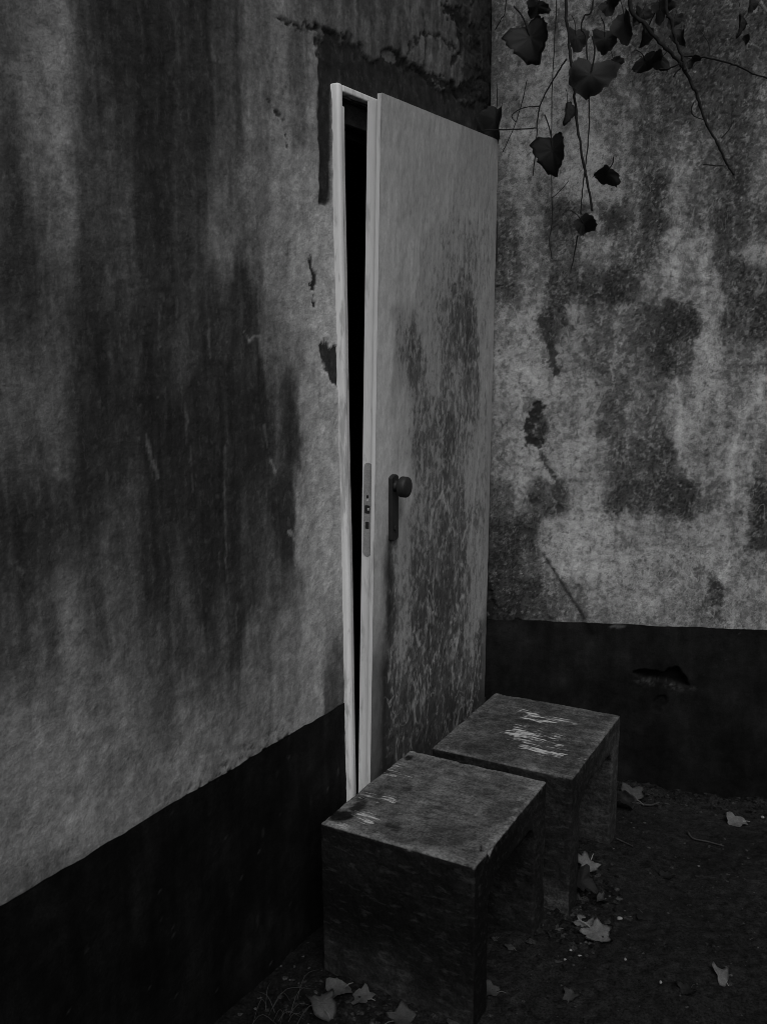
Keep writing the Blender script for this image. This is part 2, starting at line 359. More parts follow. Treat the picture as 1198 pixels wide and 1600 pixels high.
    for pts, wd, tn in (([(383, 518), (390, 535), (397, 526), (410, 522)], 0.0045, 0.20), ([(228, 680), (236, 712), (247, 746)], 0.003, 0.12), ([(298, 695), (300, 765)], 0.003, 0.09), ([(350, 700), (353, 800), (355, 908)], 0.0028, 0.10), ([(425, 720), (431, 738)], 0.005, 0.20),
                        ([(452, 830), (460, 843), (469, 838)], 0.004, 0.22), ([(328, 500), (329, 560)], 0.003, 0.08), ([(347, 512), (343, 550)], 0.003, 0.08), ([(270, 15), (278, 80), (266, 112), (281, 150)], 0.0035, 0.07), ([(130, 70), (139, 118)], 0.003, 0.10), ([(90, 735), (96, 744), (104, 738)], 0.008, 0.17),
                        ([(215, 570), (213, 605)], 0.003, 0.07), ([(183, 700), (187, 655)], 0.003, 0.06), ([(290, 630), (293, 690)], 0.003, 0.08), ([(414, 665), (418, 700)], 0.004, 0.10), ([(30, 880), (33, 890)], 0.007, 0.12), ([(130, 1290), (128, 1310)], 0.012, 0.24), ([(247, 975), (249, 1040)], 0.004, 0.12), ([(175, 505), (178, 590)], 0.003, 0.06)):
        m = crack(U, Z, polyL(pts), wd * 0.8, 800 + int(pts[0][0]), 0.0035) * (0.55 + 0.45 * sstep(-0.3, 0.3, fbm(U * 80, Z * 40, 2, 77))); a = a * (1 - m) + m * np.maximum(a, tn)
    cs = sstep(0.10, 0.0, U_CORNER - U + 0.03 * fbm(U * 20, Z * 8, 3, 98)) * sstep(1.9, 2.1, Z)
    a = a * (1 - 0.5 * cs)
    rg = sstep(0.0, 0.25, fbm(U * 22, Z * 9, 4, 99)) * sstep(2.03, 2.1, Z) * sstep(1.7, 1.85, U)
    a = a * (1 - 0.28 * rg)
    fl2 = sstep(0.10, 0.22, fbm(U * 16, Z * 16, 5, 103, 0.65)) * sstep(2.11, 2.16, Z) * sstep(2.42, 2.60, U); a = a * (1 - fl2) + 0.014 * fl2; off = off - 0.003 * fl2
    sd = np.hypot((U - at_left(610, 88)[0]) / 0.035, (Z - at_left(610, 88)[1]) / 0.012); a = np.where(sd < 1 + 5 * wob / 0.02 * 0.1, np.maximum(a, 0.11), a)
    return np.clip(a, 0.006, 0.7), off
left = empty('wall', 'streaked mouldy plaster wall on the left with black painted base and doorway', 'wall', ML)
def wall_sheet(name, ua, za, field, mat, parent, hole=None):
    U, Z = np.meshgrid(ua, za, indexing='ij'); a, off = field(U, Z)
    Z = Z + 0.0030 * fbm(U * 11, U * 3 + 4, 4, 107) * np.exp(-np.abs(Z - Z_PLINTH) / 0.03)       # painted line, drawn by hand
    co = np.stack([U, -off, Z], -1).reshape(-1, 3)
    keep = None
    if hole is not None:
        uc = (ua[:-1] + ua[1:])[:, None] / 2; zc = (za[:-1] + za[1:])[None, :] / 2
        keep = ~((uc > hole[0]) & (uc < hole[1]) & (zc < hole[2]))
    q = grid_quads(len(ua), len(za), keep, flip=False)
    nt_ = sstep(0.25, 0.6, U) * sstep(0.05, 0.4, fbm(U * 3.0, Z * 2.0, 3, 109))
    co, q, at = compact(co, q, {'tone': a.reshape(-1), 'net': nt_.reshape(-1)})
    return mesh_np(name, co, q, mat, parent, at)
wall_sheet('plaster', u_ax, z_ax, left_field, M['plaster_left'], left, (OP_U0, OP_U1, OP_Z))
def plinth_field_left(U, Z):
    a = 0.0048 * np.exp(0.55 * fbm(U * 9, Z * 6, 4, 131) + 0.3 * fbm(U * 50, Z * 6, 3, 135))
    a = a * (1 + 0.9 * sstep(1.5, 1.85, U) * sstep(0.1, 0.5, Z))
    a = a + 0.03 * sstep(0.85, 1.2, fbm(U * 60, Z * 60, 2, 139)) + 0.003 * sstep(0.2, 0.9, fbm(U * 5, Z * 4, 4, 140, 0.6)) + 0.02 * sstep(0.75, 1.0, fbm(U * 45, Z * 9, 3, 141)) * sstep(1.3, 1.7, U)
    off = 0.0035 * fbm(U * 3, Z * 3, 3, 81) + 0.0011 * fbm(U * 30, Z * 30, 3, 85) + 0.0015
    return a, off
zp_ax = np.arange(-0.05, Z_PLINTH + 0.0001, (Z_PLINTH + 0.05) / 100)
wall_sheet('plinth', axis(0.72, U_CORNER - 0.001, 0.008, -1.6, U_CORNER - 0.001), zp_ax, plinth_field_left, M['plinth_left'], left, (OP_U0, OP_U1, OP_Z))
T = 0.22
bm = bmesh.new()
add_box(bm, (-1.6, 0.016, -0.05), (OP_U0, T, WALL_H)); add_box(bm, (OP_U0, 0.016, OP_Z), (OP_U1, T, WALL_H)); add_box(bm, (OP_U1, 0.016, -0.05), (U_CORNER + 0.15, T, WALL_H))
bm_obj('masonry', bm, M['masonry'], left)
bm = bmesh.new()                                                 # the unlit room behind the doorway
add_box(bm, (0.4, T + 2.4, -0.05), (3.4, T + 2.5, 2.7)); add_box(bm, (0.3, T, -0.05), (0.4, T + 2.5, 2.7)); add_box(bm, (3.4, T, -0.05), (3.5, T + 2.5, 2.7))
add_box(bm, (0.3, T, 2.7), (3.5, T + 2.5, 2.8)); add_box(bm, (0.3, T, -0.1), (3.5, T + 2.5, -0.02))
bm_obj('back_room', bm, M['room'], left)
bm = bmesh.new(); add_box(bm, (-1.6, -0.03, WALL_H), (U_CORNER + 0.15, T + 0.03, WALL_H + 0.05), 0.008); bm_obj('coping', bm, M['masonry'], left)

# ------------------------------------------------------------------ right wall
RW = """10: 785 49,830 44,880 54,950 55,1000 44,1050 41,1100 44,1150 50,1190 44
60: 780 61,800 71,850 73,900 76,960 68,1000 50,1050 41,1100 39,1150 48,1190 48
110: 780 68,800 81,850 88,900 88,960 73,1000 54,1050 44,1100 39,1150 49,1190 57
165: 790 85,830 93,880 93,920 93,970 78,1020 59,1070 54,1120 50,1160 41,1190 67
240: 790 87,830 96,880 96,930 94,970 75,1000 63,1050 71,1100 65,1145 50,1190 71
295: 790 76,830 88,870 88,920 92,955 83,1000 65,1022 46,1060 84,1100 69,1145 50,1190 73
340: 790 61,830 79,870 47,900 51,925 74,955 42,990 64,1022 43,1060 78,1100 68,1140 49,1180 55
395: 790 52,830 75,880 62,930 82,970 70,1005 58,1050 90,1100 86,1145 52,1180 86
445: 790 60,830 80,880 52,920 48,960 36,985 44,1010 76,1050 96,1080 80,1110 92,1150 48,1190 50
505: 790 85,830 92,862 46,900 90,930 64,970 70,1010 50,1040 36,1070 38,1110 88,1150 52,1180 44
560: 790 90,830 100,860 72,890 80,930 64,970 70,1010 64,1032 36,1060 62,1100 102,1150 74,1190 70
610: 790 90,830 102,850 96,890 86,930 86,960 58,1000 75,1030 70,1060 86,1110 96,1150 80,1190 88
660: 790 92,818 90,835 42,870 80,910 86,950 58,990 74,1020 60,1060 96,1100 86,1150 80,1190 80
720: 785 80,820 96,860 86,900 96,940 86,960 58,1000 58,1030 52,1070 80,1110 80,1150 92,1190 74
780: 785 62,820 86,838 50,870 58,900 86,930 96,960 48,1000 50,1040 44,1070 38,1110 70,1150 86,1190 48
830: 785 46,825 44,860 90,900 106,940 102,980 86,1030 80,1080 86,1120 90,1150 86,1185 44
880: 785 38,830 64,870 96,920 102,970 96,1020 92,1080 90,1130 88,1190 80
930: 785 36,830 44,870 66,905 72,930 86,980 88,1040 86,1090 80,1115 50,1150 86,1190 86
965: 785 24,840 50,900 74,960 80,1050 78,1100 70,1190 80"""
def polyR(pts): return [at_right(*p) for p in pts]
def right_field(U, Z):
    wx = 0.016 * fbm(U * 11, Z * 9, 4, 201); wz = 0.020 * fbm(U * 10, Z * 9, 4, 211)
    fx = 0.008 * fbm(U * 45, Z * 45, 3, 221); fz = 0.010 * fbm(U * 45, Z * 40, 3, 226)
    t = spread(fold(U, 0.0, 0.90) + wx + fx, fold(Z, 0.4, 2.40) + wz + fz, survey(RW, at_right), 0.030, 0.040)  # upper rows raised in tone to offset shade from vine and coping
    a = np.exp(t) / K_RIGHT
    dark = sstep(0.24, 0.06, a)
    mott = fbm(U * 24, Z * 20, 5, 231, 0.65); st = fbm(U * 40, Z * 3.5, 3, 241)
    a = a * np.exp(0.40 * mott * (0.6 + 0.7 * dark) + 0.14 * st)
    mould = fbm(U * 85, Z * 85, 4, 251, 0.75)                         # peppered mould
    patch = fbm(U * 9, Z * 9, 5, 258, 0.7)
    a = a * np.exp(0.26 * patch) * (1 - (0.20 + 0.48 * dark) * sstep(0.12, 0.40, mould + 0.55 * patch))
    a = a * (1 - 0.5 * sstep(0.75, 0.95, fbm(U * 55, Z * 55, 3, 259, 0.75) - 0.25 * patch))
    a = a + 0.12 * dark * sstep(0.75, 1.05, fbm(U * 70, Z * 70, 3, 256, 0.7))
    vein = sstep(1.56, 1.70, ridge(U * 12 + 60 * wx, Z * 6 + 30 * wz, 3, 261)) * sstep(-0.05, 0.35, noise(U * 4.0, Z * 3.1, 265))
    a = a + 0.10 * vein * sstep(0.3, 0.7, U / 0.9 + 0.1)
    for pts in ([(1190, 595), (1185, 625), (1165, 645), (1150, 680), (1140, 715), (1145, 760), (1138, 800)], [(1180, 690), (1170, 725), (1172, 760)], [(1058, 590), (1062, 650), (1060, 715)]):
        d = line_d(U + fx * 0.8, Z + fz * 0.8, polyR(pts)); a = a + 0.20 * np.exp(-(d / 0.0075) ** 2) * np.clip(0.6 + 0.5 * mould, 0, 1.2)
    off = 0.0035 * fbm(U * 3.3, Z * 3.3, 3, 281) + 0.001 * fbm(U * 34, Z * 34, 3, 285) - 0.0012 * sstep(0.15, 0.7, mould)
    # flaked edge down the left side, cracks by the corner, a long slanting scrape
    wob = 0.012 * fbm(U * 35, Z * 35, 4, 291)
    for pts, wd, tn, dp in (([(850, 505), (858, 540), (868, 585)], 0.008, 0.05, 0.002), ([(845, 628), (833, 648), (824, 672), (838, 700)], 0.010, 0.025, 0.004), ([(838, 700), (862, 735), (875, 780)], 0.002, 0.07, 0.002), ([(832, 775), (838, 795)], 0.012, 0.05, 0.002),
                            ([(815, 828), (832, 832)], 0.010, 0.05, 0.002), ([(868, 775), (880, 795)], 0.010, 0.05, 0.002), ([(775, 447), (800, 446)], 0.002, 0.02, 0.003)):
        m = crack(U, Z, polyR(pts), wd * 1.5, 950 + int(pts[0][0])); a = a * (1 - m) + m * tn * np.exp(0.4 * mott); off = off - dp * m
    for pts, wd in (([(762, 925), (772, 945), (788, 955), (800, 964), (815, 972)], 0.004), ([(762, 900), (766, 940), (764, 975)], 0.008)):
        m = crack(U, Z, polyR(pts), wd * 1.4, 970 + int(wd * 1e4)); a = a * (1 - m) + m * 0.008; off = off - 0.004 * m
    d = line_d(U, Z, polyR([(848, 865), (880, 915), (912, 965)])); tt = sstep(at_right(0, 865)[1], at_right(0, 965)[1], Z)
    a = a * (1 - 0.62 * np.exp(-(d / (0.004 + 0.014 * tt)) ** 2) * (0.5 + 0.5 * tt))
    a = a * (1 - 0.72 * np.exp(-((d + 0.002 * mott) / 0.0045) ** 2))
    edge = np.exp(-U / 0.03); a = a * (1 - 0.45 * edge)  # shade in the corner beside the door, put into the plaster tone
    return np.clip(a, 0.006, 0.7), off
def plinth_field_right(U, Z):
    a = 0.0092 * np.exp(0.5 * fbm(U * 8, Z * 7, 4, 331) + 0.25 * fbm(U * 40, Z * 12, 3, 335))
    a = a * (0.72 + 0.45 * sstep(0.1, 0.5, Z + 0.1 * fbm(U * 5, Z * 5, 3, 337)))
    a = a + 0.03 * sstep(0.95, 1.2, fbm(U * 60, Z * 60, 2, 339)) * sstep(0.2, 0.5, Z)
    off = 0.0035 * fbm(U * 3.3, Z * 3.3, 3, 281) + 0.001 * fbm(U * 34, Z * 34, 3, 285) + 0.0012
    wob = 0.012 * fbm(U * 40, Z * 40, 4, 351)
    sd = poly_sd(U, Z, polyR([(985, 1050), (1005, 1045), (1015, 1048), (1035, 1052), (1042, 1044), (1058, 1043), (1070, 1058), (1076, 1072), (1060, 1073), (1035, 1064), (1005, 1060)])) + wob * 0.35
    below = sstep(0.03, 0.0, sd) * sstep(0.0, 0.01, at_right(1030, 1060)[1] - Z)
    a = a + 0.030 * below * sstep(0.0, 0.5, fbm(U * 45, Z * 45, 4, 355, 0.7)); off = off - 0.003 * below
    m = sstep(0.002, -0.003, sd); a = a * (1 - m) + m * 0.005; off = off - 0.030 * m
    sd = poly_sd(U, Z, polyR([(1020, 1090), (1038, 1086), (1042, 1098), (1028, 1112), (1018, 1106)])) + wob * 0.6
    m = sstep(0.003, -0.003, sd); a = a * (1 - m) + m * 0.006; off = off - 0.008 * m
    ch = sstep(0.004, -0.002, line_d(U, Z, polyR([(955, 979), (972, 979)])) - 0.006 + wob * 0.4); a = a + 0.05 * ch; off = off - 0.002 * ch
    d = line_d(U, Z, polyR([(912, 965), (925, 990)])); a = a * (1 - 0.5 * np.exp(-(d / 0.012) ** 2))
    return np.clip(a, 0.004, 0.3), off
right = empty('wall', 'blotchy mildewed plaster wall behind the trailing vine with dark painted base', 'wall', MR)
s_ax = axis(0.0, 1.02, 0.004, 0.0, 3.2)
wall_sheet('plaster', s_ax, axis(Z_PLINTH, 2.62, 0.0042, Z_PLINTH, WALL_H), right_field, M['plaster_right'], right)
wall_sheet('plinth', axis(0.0, 1.05, 0.005, 0.0, 3.2), np.arange(-0.08, Z_PLINTH + 0.0001, (Z_PLINTH + 0.08) / 128), plinth_field_right, M['plinth_right'], right)
bm = bmesh.new(); add_box(bm, (-0.1, 0.045, -0.08), (3.2, T, WALL_H)); bm_obj('masonry', bm, M['masonry'], right)
bm = bmesh.new(); add_box(bm, (-0.05, -0.03, WALL_H + 0.003), (3.2, T + 0.03, WALL_H + 0.054), 0.008); bm_obj('coping', bm, M['masonry'], right)

# ------------------------------------------------------------------ ground
def ground_h(X, Y):
    P = np.stack([X, Y], -1); dr = (P - CORNER[:2]) @ NR[:2]; sr_ = (P - CORNER[:2]) @ DR[:2]
    near = sstep(6, 3.5, np.hypot(X, Y))
    h = 0.008 * fbm(X * 2.2, Y * 2.2, 3, 401) + (0.0042 * fbm(X * 24, Y * 24, 5, 411, 0.6)) * near
    ridge_ = 0.018 * np.exp(-((dr - 0.03) / 0.05) ** 2) * (1 + 0.8 * fbm(X * 12, Y * 12, 3, 421)) * near
    return h + ridge_ - 0.030 * sstep(0.3, 0.9, sr_) * np.exp(-(dr / 0.6) ** 2)
xa = axis(-1.1, 1.25, 0.0075, -60, 60, 9.0); ya = axis(1.1, 3.1, 0.0075, -60, 60, 9.0)
X, Y = np.meshgrid(xa, ya, indexing='ij')
Zg = ground_h(X, Y)
tg = 0.0115 * np.exp(0.30 * fbm(X * 5, Y * 5, 4, 431) + 0.25 * fbm(X * 30, Y * 30, 3, 441))
tg = tg * (1 - 0.5 * sstep(0.45, 0.1, (np.stack([X, Y], -1) @ NL[:2]) + S))                  # darker strip along the left wall
tg = tg + 0.05 * sstep(1.0, 1.25, fbm(X * 50, Y * 50, 2, 451)) * sstep(1.1, 1.3, Y)
gr = mesh_np('ground', np.stack([X, Y, Zg], -1).reshape(-1, 3), grid_quads(len(xa), len(ya)), M['ground'], None, {'tone': tg.reshape(-1)})
tag(gr, 'dark trodden earth in front of the walls', 'ground', kind='structure')
def gz(x, y): return float(ground_h(np.array([[x]]), np.array([[y]]))[0, 0])

# ------------------------------------------------------------------ door frame
JU = 1.858                                                       # outer edge of the latch jamb
def jamb(u0, u1, sgn):
    bm = bmesh.new()
    a, b = sorted((u0, u0 + sgn * 0.021)); add_box(bm, (a, -0.016, 0.0), (b, 0.10, OP_Z + 0.022), 0.006, 2)
    a, b = sorted((u0 + sgn * 0.0212, u0 + sgn * 0.046)); add_box(bm, (a, -0.004, 0.0), (b, 0.10, OP_Z - 0.02), 0.004, 2)
    bmesh.ops.subdivide_edges(bm, edges=[e for e in bm.edges if abs(e.verts[0].co.z - e.verts[1].co.z) > 1], cuts=24)
    for v in bm.verts:                                           # old timber, not quite straight
        v.co.x += 0.0035 * math.sin(v.co.z * 2.3 + 0.6) + 0.0010 * math.sin(v.co.z * 9)
    return bm
bm = bmesh.new(); add_box(bm, (JU + 0.0465, 0.022, OP_Z - 0.05), (2.559, 0.10, OP_Z + 0.0215), 0.003); fr = bm_obj('door_frame', bm, M['frame_dark'], left); fr['label'] = 'pale painted door frame with dark head'  # head is much darker than the jambs
bm_obj('jamb', jamb(JU, 0, 1), M['frame'], fr, True)
bm_obj('jamb', jamb(2.622, 0, -1), M['frame'], fr, True)
bm = bmesh.new(); add_box(bm, (JU + 0.0215, -0.014, OP_Z + 0.006), (2.581, 0.02, OP_Z + 0.021), 0.003, 2); bm_obj('head_lip', bm, M['frame'], fr)
bm = bmesh.new(); add_box(bm, (JU + 0.0465, 0.052, OP_Z - 0.068), (2.559, 0.075, OP_Z - 0.0505), 0.003); bm_obj('stop_bead', bm, M['frame_dark'], fr)

# ------------------------------------------------------------------ door leaf (hung crooked and twisted, ajar)
TL, TR_, BL_, BR_ = (1.883, -0.114, 2.021), (2.676, -0.040, 2.066), (1.884, -0.052, 0.012), (2.640, -0.028, 0.016)
def dpt(a, b, dep=0.0):                                          # a 0 latch edge .. 1 hinge edge, b 0 bottom .. 1 top
    p = np.array(BL_) * (1 - a)[..., None] * (1 - b)[..., None] + np.array(BR_) * a[..., None] * (1 - b)[..., None] \
        + np.array(TL) * (1 - a)[..., None] * b[..., None] + np.array(TR_) * a[..., None] * b[..., None]
    p = p.copy(); p[..., 1] += dep; return p
def dp1(a, b, dep=0.0): return Vector(dpt(np.array(a, float), np.array(b, float), dep))
DW_ = """180: 600 100,640 98,700 95,750 84
240: 600 102,640 98,700 94,755 84
310: 600 106,640 96,680 92,720 86,762 84
400: 600 108,640 103,680 89,720 80,762 85
450: 600 108,630 103,660 91,690 80,720 62,745 80,765 85
500: 600 110,630 85,660 85,690 68,720 57,735 46,757 85
550: 600 112,630 68,650 55,680 85,710 62,735 50,757 88
600: 600 112,625 93,650 66,680 80,710 73,740 62,760 85
650: 600 112,630 96,660 66,690 62,720 68,740 73,760 80
700: 600 112,630 100,650 66,680 62,700 50,720 73,745 85,760 80
750: 600 110,625 108,640 97,655 67,680 69,710 65,740 86,758 78
800: 598 106,625 89,650 73,680 65,710 58,740 69,755 75
850: 598 100,610 72,630 86,660 58,690 54,715 54,740 81,755 80
900: 594 100,608 40,625 81,650 54,690 45,720 54,745 81
950: 594 95,608 40,630 70,660 48,700 43,725 67,748 81
1000: 592 86,605 54,625 81,650 52,690 48,715 54,735 78,750 54
1050: 590 60,600 30,620 58,660 43,700 48,730 56,750 48
1100: 588 60,600 32,620 44,660 38,700 34,730 38,750 30
1160: 588 50,600 30,630 38,660 32,690 40,730 34
1300: 588 40,640 32,700 32,750 30"""
def at_door(px, py):
    v = ray(px, py)                                              # meet the twisted plane
    o = CAMP; a, b = 0.5, 0.5
    Minv = ML.inverted()
    lo = Minv @ Vector(o); lv = Minv.to_3x3() @ Vector(v)
    for _ in range(12):
        p = dp1(a, b); e = 1e-3
        pa = (dp1(a + e, b) - p) / e; pb = (dp1(a, b + e) - p) / e
        n = pa.cross(pb); t = (p - lo).dot(n) / lv.dot(n); h = lo + lv * t - p
        A = np.array([[pa.dot(pa), pa.dot(pb)], [pa.dot(pb), pb.dot(pb)]]); s = np.linalg.solve(A, np.array([h.dot(pa), h.dot(pb)]))
        a += s[0]; b += s[1]
    return a * 0.80, b * 2.03
na, nb = 180, 460
aa = np.linspace(0, 1, na); ab = np.linspace(0, 1, nb)
A, B = np.meshgrid(aa, ab, indexing='ij'); U, Z = A * 0.80, B * 2.03
wx = 0.010 * fbm(U * 16, Z * 8, 4, 501); wz = 0.03 * fbm(U * 12, Z * 6, 4, 511)
fx = 0.006 * fbm(U * 60, Z * 26, 3, 521)
t = np.exp(spread(U + wx + fx, Z + wz, survey(DW_, at_door), 0.030, 0.060)) / K_DOOR
dirty = sstep(0.26, 0.08, t); t0 = t.copy()
rn = ridge(U * 22 + 70 * wx, Z * 11 + 40 * wz, 3, 531)              # pale runs left between the grime
blot = fbm(U * 60 + 20 * wx, Z * 36, 4, 541, 0.7)
body = sstep(0.04, 0.14, A) * sstep(1.0, 0.93, A) * sstep(0.99, 0.86, B)
t = t * np.exp(body * (0.25 * blot * (0.25 + dirty) + 0.35 * fbm(U * 42 + 30 * wx, Z * 26 + 16 * wz, 5, 545, 0.75) * (0.15 + dirty) + 0.14 * fbm(U * 90, Z * 8, 3, 551) + 0.14 * fbm(U * 13, Z * 8, 4, 553)))
t = t + dirty * body * (0.12 * sstep(1.42, 1.60, rn) + 0.10 * sstep(1.45, 1.62, ridge(U * 36 + 70 * wx, Z * 19 + 50 * wz, 3, 535)) * sstep(-0.1, 0.3, noise(U * 7, Z * 4, 537)))
t = t * (1 - 0.6 * body * sstep(0.40, 0.75, fbm(U * 75, Z * 48, 3, 561, 0.7)) * (0.3 + 0.7 * sstep(0.30, 0.16, t)))
for pts in ([(690, 770), (675, 800), (672, 840)], [(690, 770), (700, 800), (712, 845)], [(742, 755), (738, 800), (735, 850)], [(640, 985), (655, 1000), (660, 1020)], [(712, 930), (718, 980), (712, 1020)], [(612, 1010), (608, 1060)]):
    d = line_d(U + fx * 1.2, Z + 2 * fx, [at_door(*p) for p in pts]); t = t + 0.16 * np.exp(-(d / 0.0045) ** 2)
for pts in ([(608, 845), (608, 990)], [(601, 1050), (600, 1200)]):
    d = line_d(U + fx * 0.3, Z, [at_door(*p) for p in pts]); t = t * (1 - 0.65 * np.exp(-(d / 0.013) ** 2))
d = line_d(U, Z, [at_door(*p) for p in ((618, 738), (632, 742), (642, 756))]); t = t + 0.10 * np.exp(-(d / 0.012) ** 2)
t = np.clip(t, 0.02, 0.6)
HINGE = (U_CORNER - 0.03)
door_m = ML @ Matrix.Translation(Vector(BR_))
door = empty('door', 'weathered flush white door hanging ajar beside the concrete stools, streaked with grime', 'door', door_m)
off0 = np.array(BR_)
co = (dpt(A, B) - off0); co[..., 1] -= 0.0008 * fbm(U * 40, Z * 20, 3, 571)
n0 = na * nb; LIP, CORE, INS = 0.011, 0.032, 0.011
front = co.reshape(-1, 3)
mesh_np('face_sheet', front, grid_quads(na, nb), M['door'], door, {'tone': t.reshape(-1), 'fleck': (body * (0.6 + 0.4 * sstep(0.34, 0.18, t0))).reshape(-1), 'net': (body * dirty * (0.6 + 0.4 * sstep(0.72, 0.55, B))).reshape(-1)})
def slab(a0, a1, b0, b1, d0, d1, cuts=16):
    bm = bmesh.new(); V = []
    for k in range(cuts + 1):
        b = b0 + (b1 - b0) * k / cuts
        V.append([bm.verts.new(dp1(a, b, d) - Vector(off0)) for a, d in ((a0, d0), (a1, d0), (a1, d1), (a0, d1))])
    for p, q in zip(V[:-1], V[1:]):
        for k in range(4): bm.faces.new((p[k], p[(k + 1) % 4], q[(k + 1) % 4], q[k]))
    bm.faces.new(V[0]); bm.faces.new(V[-1][::-1]); return bm
bm_obj('lip', slab(0.0005, 0.9995, 0.0003, 0.9997, 0.0012, LIP), M['door_edge'], door)
bm_obj('core', slab(INS / 0.8, 1 - INS / 0.8, 0.001, 1 - INS / 2.03, LIP + 0.0002, LIP + CORE), M['door_edge'], door)
# lock face plate let into the latch edge, with screws and bolt holes
def edge_pt(py, d):                                              # a point on the core's latch edge at this picture height
    b = at_door(583, py)[1] / 2.03; return dp1(INS / 0.8, b, d) - Vector(off0)
def edge_plate(name, y0, y1, w0, w1, proud, mat, parent, rnd=0.0, holes=None):
    p0, p1 = edge_pt(y0, 0), edge_pt(y1, 0); up = (p0 - p1).normalized(); mid = Vector((0, 1, 0)); x = Vector((-1, 0, 0))
    bm = bmesh.new(); L = (p0 - p1).length; hw = (w1 - w0) / 2; cs = []
    for k in range(9):
        an = math.pi * k / 8; cs.append((math.cos(an) * hw, L - rnd * hw + math.sin(an) * hw * rnd))
    for k in range(9):
        an = math.pi + math.pi * k / 8; cs.append((math.cos(an) * hw, rnd * hw + math.sin(an) * hw * rnd))
    A_ = [bm.verts.new(p1 + up * c[1] + mid * ((w0 + w1) / 2 + c[0]) + x * proud) for c in cs]
    B_ = [bm.verts.new(p1 + up * c[1] + mid * ((w0 + w1) / 2 + c[0]) - x * 0.0004) for c in cs]
    bm.faces.new(A_); bm.faces.new(B_[::-1])
    for k in range(len(cs)): bm.faces.new((A_[k], A_[(k + 1) % len(cs)], B_[(k + 1) % len(cs)], B_[k]))
    return bm_obj(name, bm, mat, parent)
w0 = LIP + 0.004; PW = 0.023
lock = edge_plate('lock_plate', 726, 873, w0, w0 + PW, 0.0016, M['steel'], door, 1.0)
edge_plate('latch_hole', 793, 806, w0 + 0.004, w0 + 0.019, 0.0022, M['iron'], lock, 0.2)
edge_plate('bolt_hole', 819, 830, w0 + 0.006, w0 + 0.017, 0.0022, M['iron'], lock, 0.2)
edge_plate('screw', 777, 782, w0 + 0.008, w0 + 0.015, 0.0024, M['iron'], lock, 1.0)
edge_plate('screw', 783, 787, w0 + 0.0085, w0 + 0.0145, 0.0026, M['bright'], lock, 1.0)
edge_plate('key_slot', 797, 801, w0 + 0.006, w0 + 0.011, 0.0028, M['bright'], lock, 0.2)
# back plate and knob on the face
def face_pt(px, py): u, v = at_door(px, py); return dp1(u / 0.8, v / 2.03) - Vector(off0)
dn = (dp1(1, .5) - dp1(0, .5)).cross(dp1(.5, 1) - dp1(.5, 0)).normalized()
if dn.y > 0: dn = -dn
dx = (dp1(1, .45) - dp1(0, .45)).normalized(); dz = dn.cross(dx).normalized()
if dz.z < 0: dz = -dz
c0, c1 = face_pt(612.5, 741), face_pt(612.5, 845)
L = (c0 - c1).length; ctr = (c0 + c1) / 2; axz = (c0 - c1).normalized()
bm = bmesh.new(); hw = 0.0195; rings = []
for dpth, sc in ((-0.0004, 1.0), (0.007, 1.0), (0.0095, 0.86)):
    ring = []
    for k in range(24):
        an = 2 * math.pi * k / 24; cx = max(-1, min(1, 1.25 * math.cos(an))) * hw * sc
        cz = (L / 2 - hw * 0.8) * (1 if math.sin(an) > 0 else -1) + math.sin(an) * hw * 0.8 * sc if abs(math.sin(an)) > 1e-6 else 0
        ring.append(bm.verts.new(ctr + dx * cx + axz * cz + dn * dpth))
    rings.append(ring)
for p, q in zip(rings[:-1], rings[1:]):
    for k in range(24): bm.faces.new((p[k], p[(k + 1) % 24], q[(k + 1) % 24], q[k]))
bm.faces.new(rings[-1]); bm.faces.new(rings[0][::-1])
plate = bm_obj('back_plate', bm, M['iron'], door)
kc = ctr + axz * (L / 2 - 0.030)
bm = bmesh.new(); prof = [(0.0095, 0.015), (0.013, 0.0120), (0.019, 0.0115), (0.023, 0.017), (0.0245, 0.0245), (0.027, 0.0265), (0.041, 0.0265), (0.0445, 0.0245), (0.0455, 0.010)]
rings = [[bm.verts.new(kc + dn * d + (dx * math.cos(k / 28 * 2 * math.pi) + axz * math.sin(k / 28 * 2 * math.pi)) * r) for k in range(28)] for d, r in prof]
for p, q in zip(rings[:-1], rings[1:]):
    for k in range(28): bm.faces.new((p[k], p[(k + 1) % 28], q[(k + 1) % 28], q[k]))
bm.faces.new(rings[-1]); bm.faces.new(rings[0][::-1])
bm_obj('knob', bm, M['iron'], plate, True)
kh = ctr - axz * (L / 2 - 0.034)
bm = bmesh.new(); add_tube(bm, [kh + dn * 0.009, kh + dn * 0.0125], 0.008, 14); bm_obj('keyhole_cap', bm, M['iron'], plate)
for b in (0.12, 0.86):                                           # hinge knuckles on the far edge
    p = dp1(0.9995, b, 0.004) - Vector(off0); bm = bmesh.new(); add_tube(bm, [p + Vector((0.007, 0, -0.045)), p + Vector((0.007, 0, 0.045))], 0.0065, 10); bm_obj('hinge', bm, M['iron'], door)

